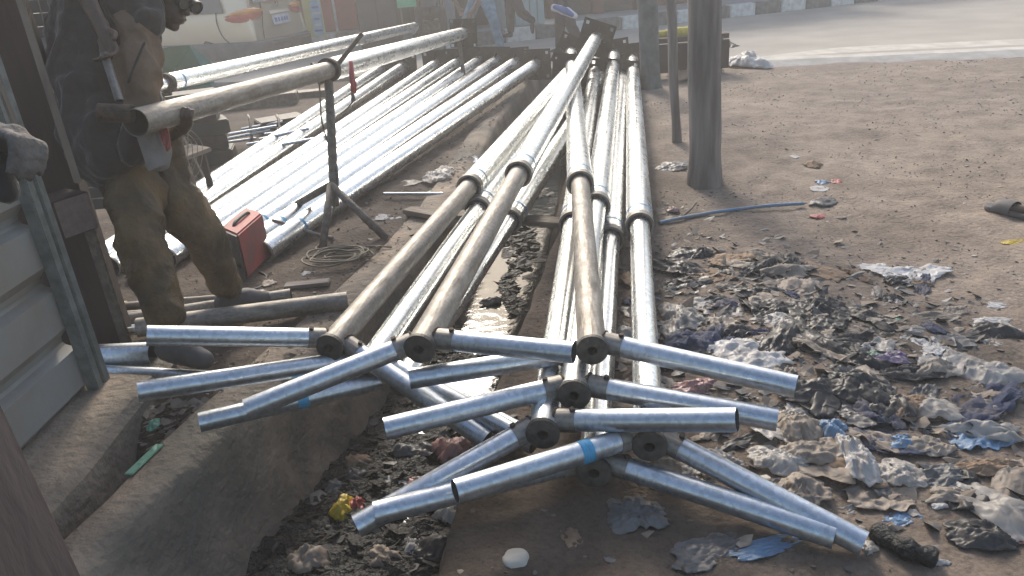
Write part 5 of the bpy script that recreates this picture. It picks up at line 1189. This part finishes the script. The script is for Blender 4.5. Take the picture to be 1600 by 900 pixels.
scraps('drain_muck', 'muck', 9000, drain, .015, .075, .7, 12); scraps('drain_scraps', 'sc_dark', 900, drain, .01, .06, 1, 13)
DR = [(625, 748, 44, 22, 'paper', 'sheet', 'white card scrap floating in the black drain water'), (710, 700, 60, 44, 'pink_film', 'bag', 'pinkish red bag half sunk in the drain'),
      (540, 795, 36, 52, 'yellow_film', 'bag', 'yellow bag standing in the drain left of the lower arm end'), (556, 790, 22, 36, 'red_film', 'bag', 'red bag scrap behind the yellow one'),
      (650, 700, 60, 26, 'grey_film', 'bag', 'grey film floating in the drain above the white card'), (662, 688, 60, 16, 'brown_paper', 'sheet', 'brown torn card left of the pinkish bag'),
      (648, 755, 26, 20, 'pink_film', 'bag', 'small pink scrap beside the white card in the drain'), (700, 798, 44, 36, 'clear_film', 'bag', 'crumpled clear bag under the arm end at the drain bank'),
      (650, 850, 30, 24, 'white_film', 'bag', 'pale shiny scrap in the lower drain'), (480, 870, 56, 44, 'tan_film', 'bag', 'grey tan bag at the foot of the concrete wall'),
      (600, 868, 50, 34, 'tan_film', 'bag', 'olive tan bag near the bottom edge in the drain'), (640, 727, 22, 10, 'paper', 'sheet', 'thin pale scrap floating above the white card'), (690, 850, 60, 40, 'black_film', 'bag', 'black bag against the earth bank of the drain'),
      (550, 740, 40, 22, 'grey_film', 'bag', 'dim grey bag by the wall in the drain'), (770, 470, 30, 16, 'grey_film', 'bag', 'grey clump on the muck below the plank'), (560, 720, 36, 24, 'brown_paper', 'bag', 'brown wad in the shade by the drain wall'),
      (520, 760, 34, 20, 'grey_film', 'bag', 'grey scrap near the wall above the yellow bag'), (600, 815, 50, 26, 'black_film', 'bag', 'black bag beneath the lower left arm ends')]
for i, (x, y, wp, hp, m, kd, lb) in enumerate(DR):
    g = G(x, y + hp * .2, WZ); dpt = px(g)[2]; vis = hp * dpt / FPX
    me = crumple('drain_litter', g, wp * dpt / FPX * 1.15, vis * 1.3, vis * (.7 if kd == 'bag' else .15), m, rl_.uniform(-.4, .4), 300 + i, n=15, kind=kd); tag(link('drain_litter', me), lb, 'litter')
# remaining single things
rp = [G(1030, 348, .01), G(1062, 341, .015), G(1090, 336, .01), G(1120, 331, .015), G(1160, 326, .01), G(1205, 321, .012), G(1256, 318, .01)]
rb_ = tube_path('blue_ribbon', spline(rp, 5), .011, 'blue_film', seg=6); tag(rb_, 'blue plastic ribbon stretched along the dirt right of the poles', 'ribbon')
tag(tube_path('twig', spline([G(1066, 338, .01), G(1078, 328, .03), G(1088, 316, .04)], 4), .008, 'lath', seg=6), 'short pale twig across the blue ribbon', 'twig')
lg = spline([G(1368, 830, .02), G(1400, 850, .03), G(1430, 862, .03), G(1456, 872, .015)], 5); lgo = tube_path('charred_log', lg, [.028 + .006 * math.sin(i) for i in range(len(lg))], 'muck', seg=10)
tag(lgo, 'charred dark log beside the lowest arm tip', 'log')
st = G(808, 880); bm = bmesh.new(); bmesh.ops.create_icosphere(bm, subdivisions=3, radius=1)
for v in bm.verts:
    q = v.co.copy(); k = 1 + .18 * noise.noise(q * 1.6); v.co = Vector((q.x * .042 * k, q.y * .036 * k, max(-.5, min(.62, q.z)) * .028 * k)) + st + Vector((0, 0, .012))
me = bpy.data.meshes.new('white_stone'); bm.to_mesh(me); bm.free(); me.materials.append(M['strip']); me.polygons.foreach_set('use_smooth', [True] * len(me.polygons)); tag(link('white_stone', me), 'pale flat stone on the dark dirt at the bottom edge', 'stone')
tag(beam('teal_strip', G(200, 742, .02), G(250, 694, .02), .035, .006, 'green_film'), 'pale teal plastic strip on the concrete edge by the pit', 'strip')
tag(beam('thin_stick', G(1500, 580, .01), G(1502, 650, .01), .016, .012, 'lath'), 'straight pale stick lying upright in the picture right of the heap', 'stick')
tag(beam('wood_chip', G(900, 830, .01), G(935, 858, .01), .03, .008, 'brown_paper'), 'pointed chip of brown wood on the dark dirt', 'wood chip')
# mud slumps on the left bank over the wall top
V, F = [], []
# ------------------------------------------------------------------ air
if HAZE:
    hz = box_me('haze', 130, 130, 7.5, 'dirt'); hm = bpy.data.materials.new('haze_air'); hm.use_nodes = True; t = hm.node_tree
    t.nodes.remove(t.nodes["Principled BSDF"]); pv = t.nodes.new("ShaderNodeVolumePrincipled"); pv.inputs["Density"].default_value = HAZE; pv.inputs["Color"].default_value = (.97, .94, .90, 1)
    pv.inputs["Anisotropy"].default_value = .35
    t.links.new(pv.outputs[0], t.nodes["Material Output"].inputs["Volume"]); hz.materials.clear(); hz.materials.append(hm)
    tag(link('haze', hz, None, Matrix.Translation((0, 40, -1.9))), 'dusty air over the street', None, kind='stuff')
